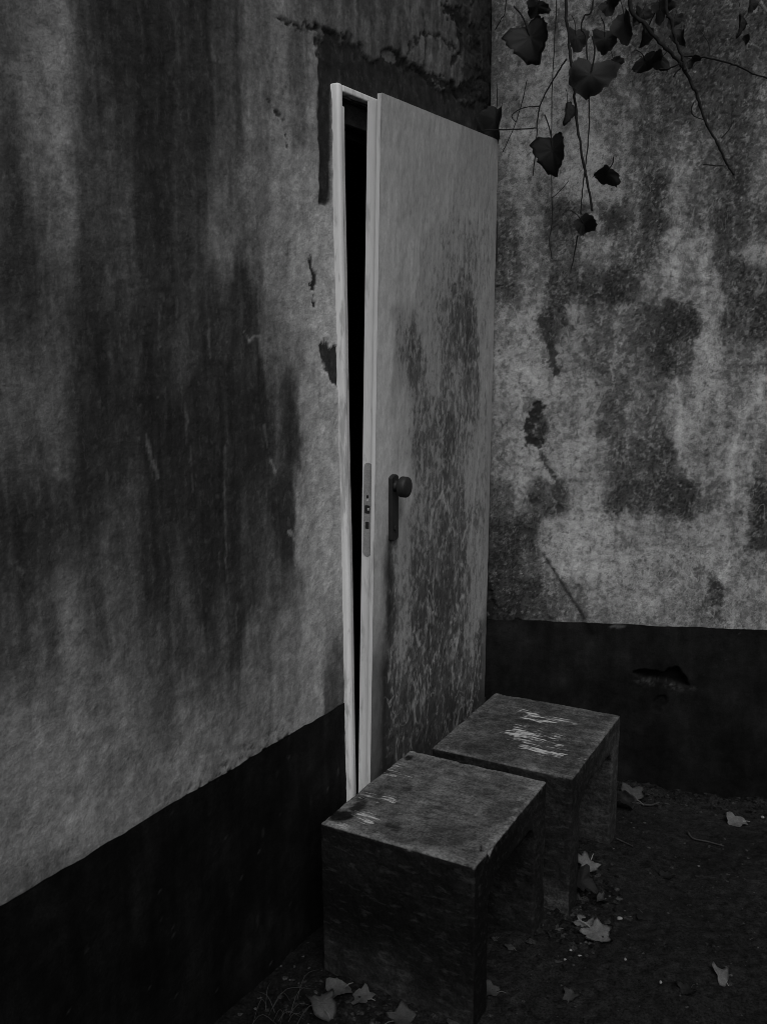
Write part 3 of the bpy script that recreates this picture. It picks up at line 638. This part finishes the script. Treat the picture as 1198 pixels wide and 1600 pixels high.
# ------------------------------------------------------------------ two concrete stools
VX = 0.004
def stool(label, corners, height, marks, chips, seed, front_tone, top_tone, side_tone):
    cs = [at_floor(px, py, height) for px, py in corners]         # near-left, near-right, far-right, far-left
    base = (cs[0] + cs[3]) / 2
    ydir = ((cs[1] - cs[0]) + (cs[2] - cs[3])).normalized()        # across, away from the wall
    xdir = ((cs[3] - cs[0]) + (cs[2] - cs[1])); xdir = (xdir - ydir * xdir.dot(ydir)).normalized()
    Lx = ((cs[3] - cs[0]).length + (cs[2] - cs[1]).length) / 2; Wy = ((cs[1] - cs[0]).length + (cs[2] - cs[3]).length) / 2
    c = (cs[0] + cs[1] + cs[2] + cs[3]) / 4; org = c - xdir * Lx / 2 - ydir * Wy / 2; org.z = -0.012
    H = height + 0.012
    nx, ny, nz = int(round(Lx / VX)), int(round(Wy / VX)), int(round(H / VX))
    xi, yi, zi = [(np.arange(n) + 0.5) * VX for n in (nx, ny, nz)]
    Xv, Yv, Zv = np.meshgrid(xi, yi, zi, indexing='ij')
    leg, top, fil = 0.076, 0.082, 0.05
    hx, hz = np.minimum(Xv, Lx - Xv) - leg, (H - Zv) - top
    inside = ~((hx > 0) & (hz > 0) & ~((hx < fil) & (hz < fil) & (np.hypot(fil - hx, fil - hz) > fil)))
    mt = Matrix(((xdir.x, ydir.x, 0, org.x), (xdir.y, ydir.y, 0, org.y), (0, 0, 1, org.z), (0, 0, 0, 1))); inv = mt.inverted()
    rc = random.Random(seed); ed_ = list(zip(corners, corners[1:] + corners[:1]))
    for k in range(26):
        (x0_, y0_), (x1_, y1_) = ed_[k % 4]; f_ = rc.random(); chips = chips + [(x0_ + (x1_ - x0_) * f_, y0_ + (y1_ - y0_) * f_, rc.uniform(0.004, 0.0085))]
    for px, py, r in chips:
        p = inv @ at_floor(px, py, height)
        nn = fbm(Xv[:, :, 0] * 60, Yv[:, :, 0] * 60, 2, seed + 5)[..., None]
        inside &= ~(np.sqrt((Xv - p.x) ** 2 + (Yv - p.y) ** 2 + ((Zv - H) * 1.6) ** 2) < r * (1 + 0.5 * nn))
    pad = np.pad(inside, 1)
    vid = {}; quads = []; Vn = [nx + 1, ny + 1, nz + 1]
    def vindex(i, j, k): return (i * Vn[1] + j) * Vn[2] + k
    Q = []
    for axn, (di, dj, dk) in enumerate(((1, 0, 0), (0, 1, 0), (0, 0, 1))):
        for sg in (1, -1):
            nb_ = pad[1 + sg * di: 1 + sg * di + nx, 1 + sg * dj: 1 + sg * dj + ny, 1 + sg * dk: 1 + sg * dk + nz]
            i, j, k = np.nonzero(inside & ~nb_)
            i0, j0, k0 = i + (di if sg > 0 else 0), j + (dj if sg > 0 else 0), k + (dk if sg > 0 else 0)
            e = [(0, 1, 0, 0, 0, 1), (0, 0, 1, 1, 0, 0), (1, 0, 0, 0, 1, 0)][axn]; a_, b_ = e[:3], e[3:]
            q = np.stack([vindex(i0, j0, k0), vindex(i0 + a_[0], j0 + a_[1], k0 + a_[2]), vindex(i0 + a_[0] + b_[0], j0 + a_[1] + b_[1], k0 + a_[2] + b_[2]), vindex(i0 + b_[0], j0 + b_[1], k0 + b_[2])], -1)
            if sg < 0: q = q[:, ::-1]
            Q.append(q)
    Q = np.concatenate(Q); used, Qi = np.unique(Q, return_inverse=True); Qi = Qi.reshape(-1, 4)
    kk = used % Vn[2]; jj = (used // Vn[2]) % Vn[1]; ii = used // (Vn[1] * Vn[2])
    P = np.stack([ii, jj, kk], -1) * VX * 1.0
    E = np.concatenate([Qi[:, [0, 1]], Qi[:, [1, 2]], Qi[:, [2, 3]], Qi[:, [3, 0]]]); E = np.concatenate([E, E[:, ::-1]])
    deg = np.bincount(E[:, 0], minlength=len(P)).astype(float)[:, None]
    for _ in range(4):
        sm = np.stack([np.bincount(E[:, 0], P[E[:, 1], d_], minlength=len(P)) for d_ in range(3)], -1) / deg; P = P * 0.4 + sm * 0.6
    nrm = np.zeros_like(P)
    fn = np.cross(P[Qi[:, 2]] - P[Qi[:, 0]], P[Qi[:, 3]] - P[Qi[:, 1]])
    for c_ in range(4):
        for d_ in range(3): nrm[:, d_] += np.bincount(Qi[:, c_], fn[:, d_], minlength=len(P))
    nrm /= np.linalg.norm(nrm, axis=1)[:, None] + 1e-12
    a1, a2 = P[:, 0] + 0.37 * P[:, 2], P[:, 1] + 0.61 * P[:, 2]
    P2 = P + nrm * (0.0022 * fbm(a1 * 12, a2 * 12, 3, seed) + 0.0006 * fbm(a1 * 70, a2 * 70, 2, seed + 3))[:, None]
    # tone: worn pale top, stained dark front, dark sides paler towards the far end
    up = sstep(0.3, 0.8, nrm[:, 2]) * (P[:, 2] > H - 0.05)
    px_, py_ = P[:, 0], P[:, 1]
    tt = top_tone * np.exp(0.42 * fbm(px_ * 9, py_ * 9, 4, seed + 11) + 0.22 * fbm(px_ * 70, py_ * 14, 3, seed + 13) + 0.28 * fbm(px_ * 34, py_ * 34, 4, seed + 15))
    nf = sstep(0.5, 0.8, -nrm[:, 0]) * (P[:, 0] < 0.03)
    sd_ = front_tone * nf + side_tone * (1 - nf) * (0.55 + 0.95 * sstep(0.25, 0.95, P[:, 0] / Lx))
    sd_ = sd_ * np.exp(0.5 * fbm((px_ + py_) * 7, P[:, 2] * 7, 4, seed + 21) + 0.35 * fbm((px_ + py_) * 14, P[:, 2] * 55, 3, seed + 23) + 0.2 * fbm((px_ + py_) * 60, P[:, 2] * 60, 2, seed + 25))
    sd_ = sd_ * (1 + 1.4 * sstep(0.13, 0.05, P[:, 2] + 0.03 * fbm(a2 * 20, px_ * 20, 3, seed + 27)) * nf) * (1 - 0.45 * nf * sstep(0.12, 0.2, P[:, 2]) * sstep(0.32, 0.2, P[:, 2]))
    scr = np.zeros(len(P))
    rimd = np.minimum.reduce([px_, Lx - px_, py_, Wy - py_]) + 0.008 * fbm(px_ * 30, py_ * 30, 3, seed + 29)
    tt = tt * (1 + 0.5 * sstep(0.03, 0.01, rimd))
    for kind, px, py, rx, ry, val in marks:
        p = inv @ at_floor(px, py, height); ex, ey = (px_ - p.x) / rx, (py_ - p.y) / ry
        r = np.hypot(ex, ey) + 0.5 * fbm(px_ * 28, py_ * 28, 3, seed + 31)
        if kind == 'stain':
            m = sstep(1.0, 0.5, r); tt = tt * (1 - m) + val * m
        else:                                                     # scraped paint: thin bright strokes across the seat
            scr = np.maximum(scr, sstep(1.0, 0.3, r) * val)
    tt = tt * np.exp(0.16 * fbm(px_ * 60, py_ * 9, 2, seed + 41))
    scr = np.clip(scr * up, 0, 1)
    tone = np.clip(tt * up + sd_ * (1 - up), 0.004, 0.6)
    root = empty('stool', label, 'stool', mt, 'concrete stools by the door')
    ctrq = P[Qi].mean(1)
    isleg = ctrq[:, 2] < H - top - 0.002
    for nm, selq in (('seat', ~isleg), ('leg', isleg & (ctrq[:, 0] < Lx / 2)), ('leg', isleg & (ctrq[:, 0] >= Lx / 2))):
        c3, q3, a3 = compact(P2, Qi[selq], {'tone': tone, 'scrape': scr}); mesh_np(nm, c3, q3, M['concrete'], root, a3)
    return root
SEAT = 0.382
stool('concrete stool nearest the viewer with chipped corners and dark stained front', [(500, 1285), (745, 1355), (853, 1220), (640, 1170)], SEAT,
      [('stain', 536, 1272, 0.045, 0.035, 0.008), ('stain', 560, 1258, 0.05, 0.02, 0.02), ('stain', 640, 1181, 0.02, 0.012, 0.012), ('stain', 637, 1232, 0.02, 0.016, 0.04), ('stain', 612, 1291, 0.018, 0.03, 0.03), ('stain', 600, 1203, 0.015, 0.02, 0.03),
       ('stain', 700, 1300, 0.045, 0.07, 0.05), ('stain', 790, 1265, 0.07, 0.05, 0.055), ('scrape', 612, 1205, 0.055, 0.06, 0.30), ('scrape', 600, 1249, 0.030, 0.06, 0.42), ('scrape', 570, 1276, 0.035, 0.05, 0.45), ('stain', 522, 1291, 0.028, 0.040, 0.15), ('scrape', 530, 1289, 0.03, 0.045, 0.40)],
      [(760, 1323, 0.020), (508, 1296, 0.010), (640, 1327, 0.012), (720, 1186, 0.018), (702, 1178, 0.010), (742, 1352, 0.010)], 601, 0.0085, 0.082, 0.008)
stool('concrete stool next to the right wall with pale scraped paint on its seat', [(667, 1165), (884, 1214), (978, 1118), (780, 1082)], SEAT,
      [('scrape', 850, 1120, 0.045, 0.13, 0.62), ('scrape', 812, 1145, 0.08, 0.055, 0.66), ('scrape', 850, 1173, 0.024, 0.12, 0.74), ('scrape', 840, 1150, 0.09, 0.10, 0.42), ('stain', 855, 1148, 0.05, 0.04, 0.045), ('stain', 772, 1122, 0.025, 0.02, 0.045)],
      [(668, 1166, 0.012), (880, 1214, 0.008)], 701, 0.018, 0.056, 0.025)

# ------------------------------------------------------------------ leaves
def leaf_mesh(name, seed, kind, mat, res=36, curl=0.25, rings=5):
    rs = random.Random(seed); bm = bmesh.new(); V = [[bm.verts.new((0, 0, 0))]]
    ph = [rs.uniform(0, 6.28) for _ in range(6)]
    def rad(an):                                                  # an = 0 tip (+y is the tip)
        if kind == 'heart':
            s = math.cos(an)
            r = 0.84 + 0.05 * math.cos(an) + 0.30 * max(0, s) ** 10 - 0.16 * max(0, -s) ** 12 + 0.04 * math.cos(3 * an + ph[2] * 0.1) + 0.05 * math.cos(2 * an + ph[1])
        elif kind == 'maple':
            r = 0.56 + 0.30 * abs(math.cos(2.5 * an)) ** 1.3 * (1 if abs(an) < 2.6 else 0.35) + 0.07 * math.cos(11 * an + ph[0])
        else:
            r = 0.75 + 0.15 * math.cos(2 * an) + 0.10 * math.cos(3 * an + ph[1]) + 0.08 * math.cos(5 * an + ph[2])
        return r * (1 + 0.05 * math.sin(13 * an + ph[3]) + 0.03 * math.sin(21 * an + ph[4])) * (1 + (0.10 * math.sin(2 * an + ph[5]) + 0.07 * math.sin(4 * an + ph[4]) if kind == 'heart' else 0.10 * math.sin(3 * an + ph[5])))
    for k in range(1, rings + 1):
        row = []
        for j in range(res):
            an = -math.pi + 2 * math.pi * j / res; r = rad(an) * k / rings; x, y = r * math.sin(an), r * math.cos(an)
            z = curl * (0.55 * x * x - 0.25 * y * y + 0.35 * r * r * math.sin(2 * an + ph[5]) + 0.22 * r ** 3 * math.sin(5 * an + ph[0])) + (0.30 if kind == 'heart' else 0.05) * abs(x) - (0.025 if kind == 'heart' else 0.03) * math.cos(9 * an) * r
            row.append(bm.verts.new((x, y, z)))
        V.append(row)
    for j in range(res): bm.faces.new((V[0][0], V[1][j], V[1][(j + 1) % res]))
    for a, b in zip(V[1:-1], V[2:]):
        for j in range(res): bm.faces.new((a[j], b[j], b[(j + 1) % res], a[(j + 1) % res]))
    g = bmesh.ops.solidify(bm, geom=bm.faces[:], thickness=0.012)
    bmesh.ops.recalc_face_normals(bm, faces=bm.faces[:])
    me = bpy.data.meshes.new(name); bm.to_mesh(me); bm.free(); me.materials.append(mat)
    for p in me.polygons: p.use_smooth = True
    return me
def px_size(p): return (Vector(p) - Vector((0, 0, CAM_Z))).length / F_PX       # metres per photo pixel at p

# ------------------------------------------------------------------ trailing vine and bare branch before the right wall
def stems(root, runs):
    for pts, w0_, w1_, o0, o1 in runs:
        P = [right_point(x, y, o0 + (o1 - o0) * i / max(1, len(pts) - 1)) for i, (x, y) in enumerate(pts)]
        if pts[0][1] <= 2:                                         # comes over the wall top, out of the picture
            d = P[0]; P = [Vector((d.x - NR[0] * (o0 + 0.05), d.y - NR[1] * (o0 + 0.05), WALL_H + 0.06)), Vector((d.x + 0.01, d.y, WALL_H + 0.08)), Vector((d.x + 0.004, d.y, (WALL_H + d.z) / 2))] + P
        Q = smooth_path(P, 6); r0, r1 = w0_ * px_size(P[-1]) / 2, w1_ * px_size(P[-1]) / 2
        rs = random.Random(len(pts) * 31 + int(w0_ * 10))
        for i, q in enumerate(Q[1:-1]): Q[i + 1] = q + Vector((rs.uniform(-1, 1), rs.uniform(-1, 1), rs.uniform(-1, 1))) * r1 * 0.6
        rad = [(r0 + (r1 - r0) * i / len(Q)) * (1 + 0.12 * rs.uniform(-1, 1)) for i in range(len(Q))]
        bm = bmesh.new(); add_tube(bm, [q - root.location for q in Q], rad, 7); bm_obj('stem', bm, M['stem'], root, True)
heart = [leaf_mesh('leaf', 40 + i, 'heart', M['vine_leaf'], 44, 0.45 + 0.15 * i) for i in range(6)]
bm = bmesh.new(); add_tube(bm, smooth_path([(0, -0.1, 0.02), (0.02, -0.7, 0.06), (0.10, -1.15, 0.10), (0.28, -1.6, 0.02)], 3), 0.035, 5)
stalk = bpy.data.meshes.new('leaf_stalk'); bm.to_mesh(stalk); bm.free(); stalk.materials.append(M['stem'])
def vine_leaf(root, i, px, py, w_, h_, spin, yaw, pitch, tone, off):
    p = right_point(px, py, off); s = px_size(p)
    me = heart[i % 6]
    o = bpy.data.objects.new('leaf', me); link(o, root)
    face = Matrix.Rotation(math.atan2(NR[1], NR[0]) + math.pi / 2, 4, 'Z') @ Matrix.Rotation(R(yaw), 4, 'Z') @ Matrix.Rotation(R(90 + pitch), 4, 'X') @ Matrix.Rotation(R(180 + spin), 4, 'Z')
    o.matrix_local = Matrix.Translation(p - root.location) @ face @ Matrix.Diagonal((w_ * s / 2.15, h_ * s / 2.3, (w_ + h_) * s / 4.4, 1))
    o.material_slots[0].link = 'OBJECT'; o.material_slots[0].material = M[tone]
    k = bpy.data.objects.new('leaf_stalk', stalk); link(k, o)
p0 = right_point(890, 0, 0.15)
vine = empty('vine', 'trailing vine with heart shaped leaves hanging before the right wall', 'vine', Matrix.Translation((p0.x, p0.y, WALL_H + 0.05)))
bpy.context.view_layer.update()
stems(vine, [([(884, 0), (888, 60), (893, 110), (897, 150), (902, 200), (912, 260), (918, 290), (925, 330)], 5.0, 3.2, 0.16, 0.14),
             ([(926, 0), (912, 25), (908, 45), (915, 62), (918, 130), (920, 190), (916, 245), (909, 300), (907, 335)], 2.6, 1.8, 0.18, 0.15),
             ([(885, 92), (868, 118), (845, 160), (839, 190), (838, 215), (832, 275)], 2.6, 1.4, 0.16, 0.10),
             ([(869, 2), (866, 60), (862, 140), (861, 210), (861, 265), (862, 345), (858, 375), (862, 405)], 1.5, 1.3, 0.12, 0.08),
             ([(842, 166), (818, 168), (801, 178), (800, 184), (805, 190)], 1.5, 1.2, 0.12, 0.08), ([(823, 125), (815, 160), (802, 200), (785, 238)], 1.4, 1.2, 0.10, 0.07),
             ([(738, 207), (760, 204), (800, 202), (838, 200)], 2.2, 1.6, 0.06, 0.13), ([(902, 368), (897, 395), (891, 426)], 2.4, 1.3, 0.14, 0.12),
             ([(861, 310), (876, 297), (888, 282)], 1.2, 0.9, 0.09, 0.09), ([(790, 2), (782, 30), (773, 46)], 1.6, 1.2, 0.10, 0.06)])
for i, a in enumerate([(828, 58, 76, 70, 18, -20, 0, 'vine_leaf', 0.13), (899, 58, 36, 40, 5, 20, 0, 'vine_leaf', 0.10), (944, 60, 44, 38, 0, 0, 0, 'vine_leaf', 0.10),
                       (922, 116, 76, 66, -12, 5, 8, 'vine_leaf_pale', 0.20), (958, 101, 26, 30, 20, 45, 0, 'vine_leaf_dark', 0.15), (976, 36, 34, 52, 5, -30, 10, 'vine_leaf', 0.14), (863, 234, 62, 72, 6, -25, 0, 'vine_leaf_dark', 0.12), (945, 270, 52, 40, -25, 10, 50, 'vine_leaf_dark', 0.15), (911, 350, 40, 42, 40, 20, 20, 'vine_leaf_dark', 0.14), (774, 186, 40, 66, -8, -20, 0, 'vine_leaf_dark', 0.07),
                       (838, 10, 40, 28, -20, 15, 25, 'vine_leaf_dark', 0.12), (950, 8, 34, 26, 20, 0, 10, 'vine_leaf_dark', 0.12), (885, 172, 24, 40, 0, 40, 0, 'vine_leaf', 0.03)]):
    vine_leaf(vine, i, *a)
p0 = right_point(1000, 0, 0.15)
branch = empty('branch', 'long bare branch slanting down before the right wall from the upper right leaves', 'branch', Matrix.Translation((p0.x, p0.y, WALL_H + 0.05)))
bpy.context.view_layer.update()
stems(branch, [([(984, 0), (1004, 35), (1030, 66), (1056, 92), (1070, 112), (1085, 142), (1094, 168), (1104, 196), (1122, 228), (1134, 255), (1146, 273)], 6.5, 3.0, 0.20, 0.10),
               ([(1041, 0), (1047, 30), (1054, 60), (1064, 88), (1070, 110)], 5.0, 4.0, 0.22, 0.19), ([(1064, 88), (1085, 88), (1115, 92), (1150, 102), (1175, 115), (1200, 122)], 3.0, 2.0, 0.19, 0.12),
               ([(1083, 160), (1079, 172), (1085, 182), (1100, 187)], 2.0, 1.4, 0.16, 0.15), ([(1126, 216), (1136, 205), (1146, 188)], 1.8, 1.2, 0.13, 0.12), ([(1098, 257), (1118, 259), (1135, 259)], 1.6, 1.4, 0.10, 0.11),
               ([(1062, 100), (1040, 108), (1020, 104), (1000, 88)], 2.4, 1.6, 0.19, 0.15), ([(1052, 120), (1056, 112), (1066, 104)], 2.4, 1.8, 0.18, 0.18), ([(1030, 2), (1022, 20), (1012, 42)], 2.0, 1.6, 0.18, 0.17), ([(1106, 92), (1107, 70), (1092, 45)], 1.4, 1.0, 0.15, 0.14)])
for i, a in enumerate([(1008, 96, 50, 30, 30, 10, 30, 'vine_leaf_dark', 0.17), (1030, 92, 40, 26, -40, 20, 30, 'vine_leaf_dark', 0.18), (1006, 52, 24, 34, 0, 30, 0, 'vine_leaf_dark', 0.17), (1064, 54, 24, 30, 0, -40, 0, 'vine_leaf_dark', 0.18), (1030, 14, 38, 34, 10, 20, 10, 'vine_leaf_dark', 0.18),
                       (1052, 30, 26, 26, -20, 10, 0, 'vine_leaf', 0.16), (1154, 36, 16, 36, 5, 50, 0, 'vine_leaf_dark', 0.10), (1172, 6, 18, 22, 0, 30, 0, 'vine_leaf_dark', 0.10), (1082, 95, 26, 18, 60, 20, 40, 'vine_leaf_dark', 0.18), (1162, 64, 14, 18, 50, 30, 0, 'vine_leaf_dark', 0.10), (1000, 22, 30, 30, -30, 20, 0, 'vine_leaf_dark', 0.17)]):
    vine_leaf(branch, i, *a)

# ------------------------------------------------------------------ fallen leaves, twigs, stones, litter
def fallen(label, px, py, w_, kind, mat, seed, curl=0.5, yaw=None, tilt=(0, 0), squash=1.0, lift=0.0):
    p = at_floor(px, py, 0.0); p = at_floor(px, py, gz(p.x, p.y) + 0.006)
    s = w_ * px_size(p) / 1.75
    me = leaf_mesh('fallen_leaf', seed, kind, M[mat], 34, curl, 4)
    rs = random.Random(seed); bm = bmesh.new(); bm.from_mesh(me)
    zmin = 1e9; ro = Matrix.Rotation(R(tilt[0]), 3, 'X') @ Matrix.Rotation(R(tilt[1]), 3, 'Y') @ Matrix.Rotation(R(yaw), 3, 'Z')
    for v in bm.verts: v.co = ro @ Vector((v.co.x * s, v.co.y * s * squash, v.co.z * s * 1.2)); zmin = min(zmin, v.co.z)
    for v in bm.verts: v.co.z -= zmin
    bm.to_mesh(me); bm.free()
    o = bpy.data.objects.new('fallen_leaf', me); link(o); o.location = (p.x, p.y, gz(p.x, p.y) - 0.002 + lift)
    tag(o, label, 'leaf', 'fallen leaves on the earth')
    a = ro @ Vector((0, -0.5 * s * squash, 0.0)); b = ro @ Vector((0.1 * s, -1.15 * s * squash, 0.05 * s))
    a.z -= zmin; b.z = max(0.003, b.z - zmin)
    bm = bmesh.new(); add_tube(bm, [a, (a + b) / 2 + Vector((0, 0, 0.003)), b], [s * 0.035, s * 0.03, s * 0.022], 5); bm_obj('leaf_stalk', bm, M[mat], o)
    return o
fallen('pale dry leaf lying against the base of the right wall beside the far stool', 986, 1240, 42, 'maple', 'dry_leaf_mid', 1, 0.5, 20, (20, 10))
fallen('dark curled leaf tucked behind the far stool foot', 976, 1262, 26, 'oval', 'dry_leaf_dark', 2, 1.2, 60, (50, 0), 1.3)
fallen('pale leaf alone on the earth below the right wall', 1150, 1284, 34, 'oval', 'dry_leaf', 3, 0.5, 80, (14, 0), 0.8)
fallen('bright folded leaf on top of the dark crumpled litter', 918, 1356, 40, 'maple', 'dry_leaf', 4, 0.8, 140, (30, 8), 0.75, 0.012)
fallen('dark crumpled leaf in front of the far stool', 905, 1390, 48, 'maple', 'dry_leaf_dark', 5, 0.8, 30, (8, 0))
fallen('narrow striped dry leaf edge beside dark crumpled litter', 941, 1409, 24, 'oval', 'dry_leaf_dim', 6, 0.9, 100, (10, 30), 0.5)
fallen('pale lobed leaf, the further of the overlapping pair', 916, 1443, 42, 'maple', 'dry_leaf', 7, 0.4, 15, (8, 0))
fallen('broad pale leaf, the nearer of the overlapping pair', 932, 1459, 48, 'maple', 'dry_leaf', 8, 0.4, 210, (6, -6), 1.0, 0.006)
fallen('pale upright curled leaf alone at the lower right', 1126, 1523, 26, 'oval', 'dry_leaf', 9, 0.8, 5, (15, 0), 1.1)
fallen('dim leaf on the earth right of the near stool front', 766, 1547, 32, 'maple', 'dry_leaf_dim', 10, 0.4, 75, (6, 0))
fallen('small dim leaf at the bottom centre of the earth', 891, 1553, 26, 'maple', 'dry_leaf_dim', 11, 0.6, 330, (10, 0))
fallen('small grey leaf under the near stool', 796, 1477, 18, 'oval', 'dry_leaf_dim', 12, 0.5, 40, (0, 10))
fallen('tiny thin leaf close to the near stool leg', 773, 1464, 16, 'oval', 'dry_leaf_dim', 13, 0.5, 100, (0, 10), 0.6)
fallen('grey leaf at the foot of the far stool front leg', 862, 1447, 36, 'oval', 'dry_leaf_dim', 14, 0.5, 80, (0, 0), 0.7)
fallen('grey leaf by the near stool front, right of its neighbour', 566, 1556, 42, 'maple', 'dry_leaf_mid', 15, 0.4, 60, (5, 0), 0.7)
fallen('large grey leaf under the front edge of the near stool', 528, 1553, 44, 'oval', 'dry_leaf_mid', 16, 0.5, 110, (8, 0), 0.8)
fallen('crumpled grey leaf at the bottom left corner of the stool', 503, 1579, 52, 'oval', 'dry_leaf_mid', 17, 0.7, 20, (8, 5), 0.9)
fallen('ragged dim leaf at the bottom edge below the near stool', 628, 1590, 44, 'maple', 'dry_leaf_dim', 18, 0.6, 290, (10, 0))
fallen('faint flat leaf in the middle of the open earth', 1042, 1367, 26, 'oval', 'dry_leaf_dark', 19, 0.3, 90, (0, 0), 0.7)
fallen('faint flat leaf right of the pale overlapping pair', 1008, 1430, 32, 'maple', 'dry_leaf_dark', 20, 0.3, 200, (0, 0), 0.8)
fallen('faint dark leaf at the bottom right of the earth', 1073, 1546, 30, 'maple', 'dry_leaf_dark', 21, 0.4, 120, (0, 0), 0.8)
fallen('small pale leaf at the bottom edge right of the near stool', 708, 1592, 26, 'oval', 'dry_leaf_dim', 22, 0.5, 0, (0, 0), 0.7)
def twig(label, pts, w_):
    P = []
    for x, y in pts:
        p = at_floor(x, y, 0); p = at_floor(x, y, gz(p.x, p.y) + 0.004); P.append(p)
    o0 = P[0].copy(); bm = bmesh.new(); r = w_ * px_size(P[0]) / 2
    Q = smooth_path([p - o0 for p in P], 4); add_tube(bm, Q, [r * (1 - 0.5 * i / len(Q)) for i in range(len(Q))], 6)
    o = bm_obj('twig', bm, M['twig'], None, True); o.location = o0; tag(o, label, 'twig', 'twigs on the earth')
twig('thin bent twig on the earth below the pale lone leaf', [(1074, 1300), (1082, 1310), (1105, 1315), (1130, 1322)], 3.0)
twig('short twig at the foot of the right wall', [(992, 1254), (1015, 1258), (1030, 1254), (1046, 1257)], 3.0)
twig('short dark twig beside the far stool foot', [(962, 1310), (975, 1316), (988, 1322)], 2.5)
def stone(label, px, py, w_, h_, seed, mat='stone'):
    p = at_floor(px, py, 0); bm = bmesh.new(); bmesh.ops.create_icosphere(bm, subdivisions=2, radius=1.0); rs = random.Random(seed); s = px_size(p)
    for v in bm.verts: v.co = Vector((v.co.x * w_ * s * 0.36, v.co.y * h_ * s * 0.45, v.co.z * h_ * s * 0.4)) * rs.uniform(0.75, 1.1)
    o = bm_obj('pebble', bm, M[mat], None, True); o.location = (p.x, p.y, gz(p.x, p.y) + h_ * s * 0.3); tag(o, label, 'pebble', 'pebbles on the earth')
stone('bright white pebble right of the pale overlapping leaves', 967, 1437, 12, 6, 1)
stone('small white pebble at the right edge below the wall', 1191, 1266, 8, 5, 2)
stone('small pale pebble nearest the pale overlapping leaves', 891, 1484, 6, 5, 3)
stone('small pale pebble below the leaf pair, left one', 882, 1498, 6, 4, 4)
stone('small flat pale pebble right of its two neighbours', 905, 1494, 9, 3, 5)
stone('tiny pebble alone below the leaf pair', 976, 1502, 5, 5, 6)
stone('tiny pebble on the lower right earth', 1031, 1539, 6, 6, 7)
# crumbs, grit and leaf scraps nobody could count
rs = np.random.RandomState(5); vs = []; fs = []; tn = []
def crumb(x, y, r, tone):
    b = len(vs); h = gz(x, y); an = rs.rand() * 6.28
    for k in range(5): vs.append((x + r * math.cos(an + k * 1.256) * rs.uniform(.6, 1.2), y + r * math.sin(an + k * 1.256) * rs.uniform(.6, 1.2), h - 0.001 + rs.rand() * r * 0.5)); tn.append(tone)
    vs.append((x, y, h + r * rs.uniform(.3, .8))); tn.append(tone)
    for k in range(5): fs.append((b + k, b + (k + 1) % 5, b + 5))
for i in range(5000):
    x, y = rs.uniform(-0.3, 1.2), rs.uniform(1.2, 2.95); crumb(x, y, 0.0012 + 0.005 * rs.rand() ** 3, 0.010 + 0.05 * rs.rand() ** 4)
for i in range(900):                                                 # swept against the right wall and round the stool feet
    sdist, od = rs.uniform(0.3, 1.3), abs(rs.normal(0, 0.05)); P = CORNER + DR * sdist + NR * (od + 0.01); crumb(P[0], P[1], 0.002 + 0.007 * rs.rand() ** 2, 0.006 + 0.03 * rs.rand() ** 3)
for i in range(800):
    p = at_floor(905 + rs.normal(0, 30), 1400 + rs.normal(0, 45), 0); crumb(p.x, p.y, 0.002 + 0.012 * rs.rand() ** 2.5, 0.006 + 0.03 * rs.rand() ** 3)
for i in range(500):
    p = at_floor(560 + rs.normal(0, 90), 1570 + rs.normal(0, 22), 0); crumb(p.x, p.y, 0.002 + 0.007 * rs.rand() ** 2, 0.006 + 0.03 * rs.rand() ** 3)
lit = mesh_np('litter', np.array(vs), np.array(fs), M['ground'], None, {'tone': np.array(tn)}, False)
tag(lit, 'scattered grit and leaf crumbs on the earth', 'litter', kind='stuff')
# dry grass at the foot of the left wall
p = at_floor(420, 1585, 0); g0 = Vector((p.x, p.y, gz(p.x, p.y)))
tuft = empty('grass_tuft', 'thin dry grass tuft at the foot of the left wall', 'grass', Matrix.Translation(g0), None)
rr = random.Random(3)
for i in range(14):
    an = rr.uniform(0, 6.28); ln = rr.uniform(0.04, 0.10); x, y = rr.uniform(-0.05, 0.06), rr.uniform(-0.05, 0.05); d = Vector((math.cos(an), math.sin(an), 0)) * ln
    bm = bmesh.new(); add_tube(bm, smooth_path([(x, y, -0.004), (x + d.x * 0.4, y + d.y * 0.4, ln * 0.5), (x + d.x, y + d.y, ln * rr.uniform(0.1, 0.45))], 4), [0.0011 * (1 - k / 10) for k in range(9)], 4); bm_obj('blade', bm, M['twig'], tuft, True)
# slack wires hanging in the dark behind the door gap
for k, (x0, x1) in enumerate(((1.99, 1.955), (2.02, 1.97))):
    o = None; bm = bmesh.new(); add_tube(bm, smooth_path([(x0 + 0.03, 0.20, 2.02), (x0, 0.19, 1.3), (x1, 0.17, 0.6), (x1 - 0.01, 0.16, 0.0)], 6), 0.0016, 6)
    o = bm_obj('wire', bm, M['steel'], None, True); o.matrix_world = ML; tag(o, ('thin slack wire in the dark door gap, nearer the jamb', 'thin slack wire in the dark door gap, nearer the door edge')[k], 'wire', 'wires inside the door gap')
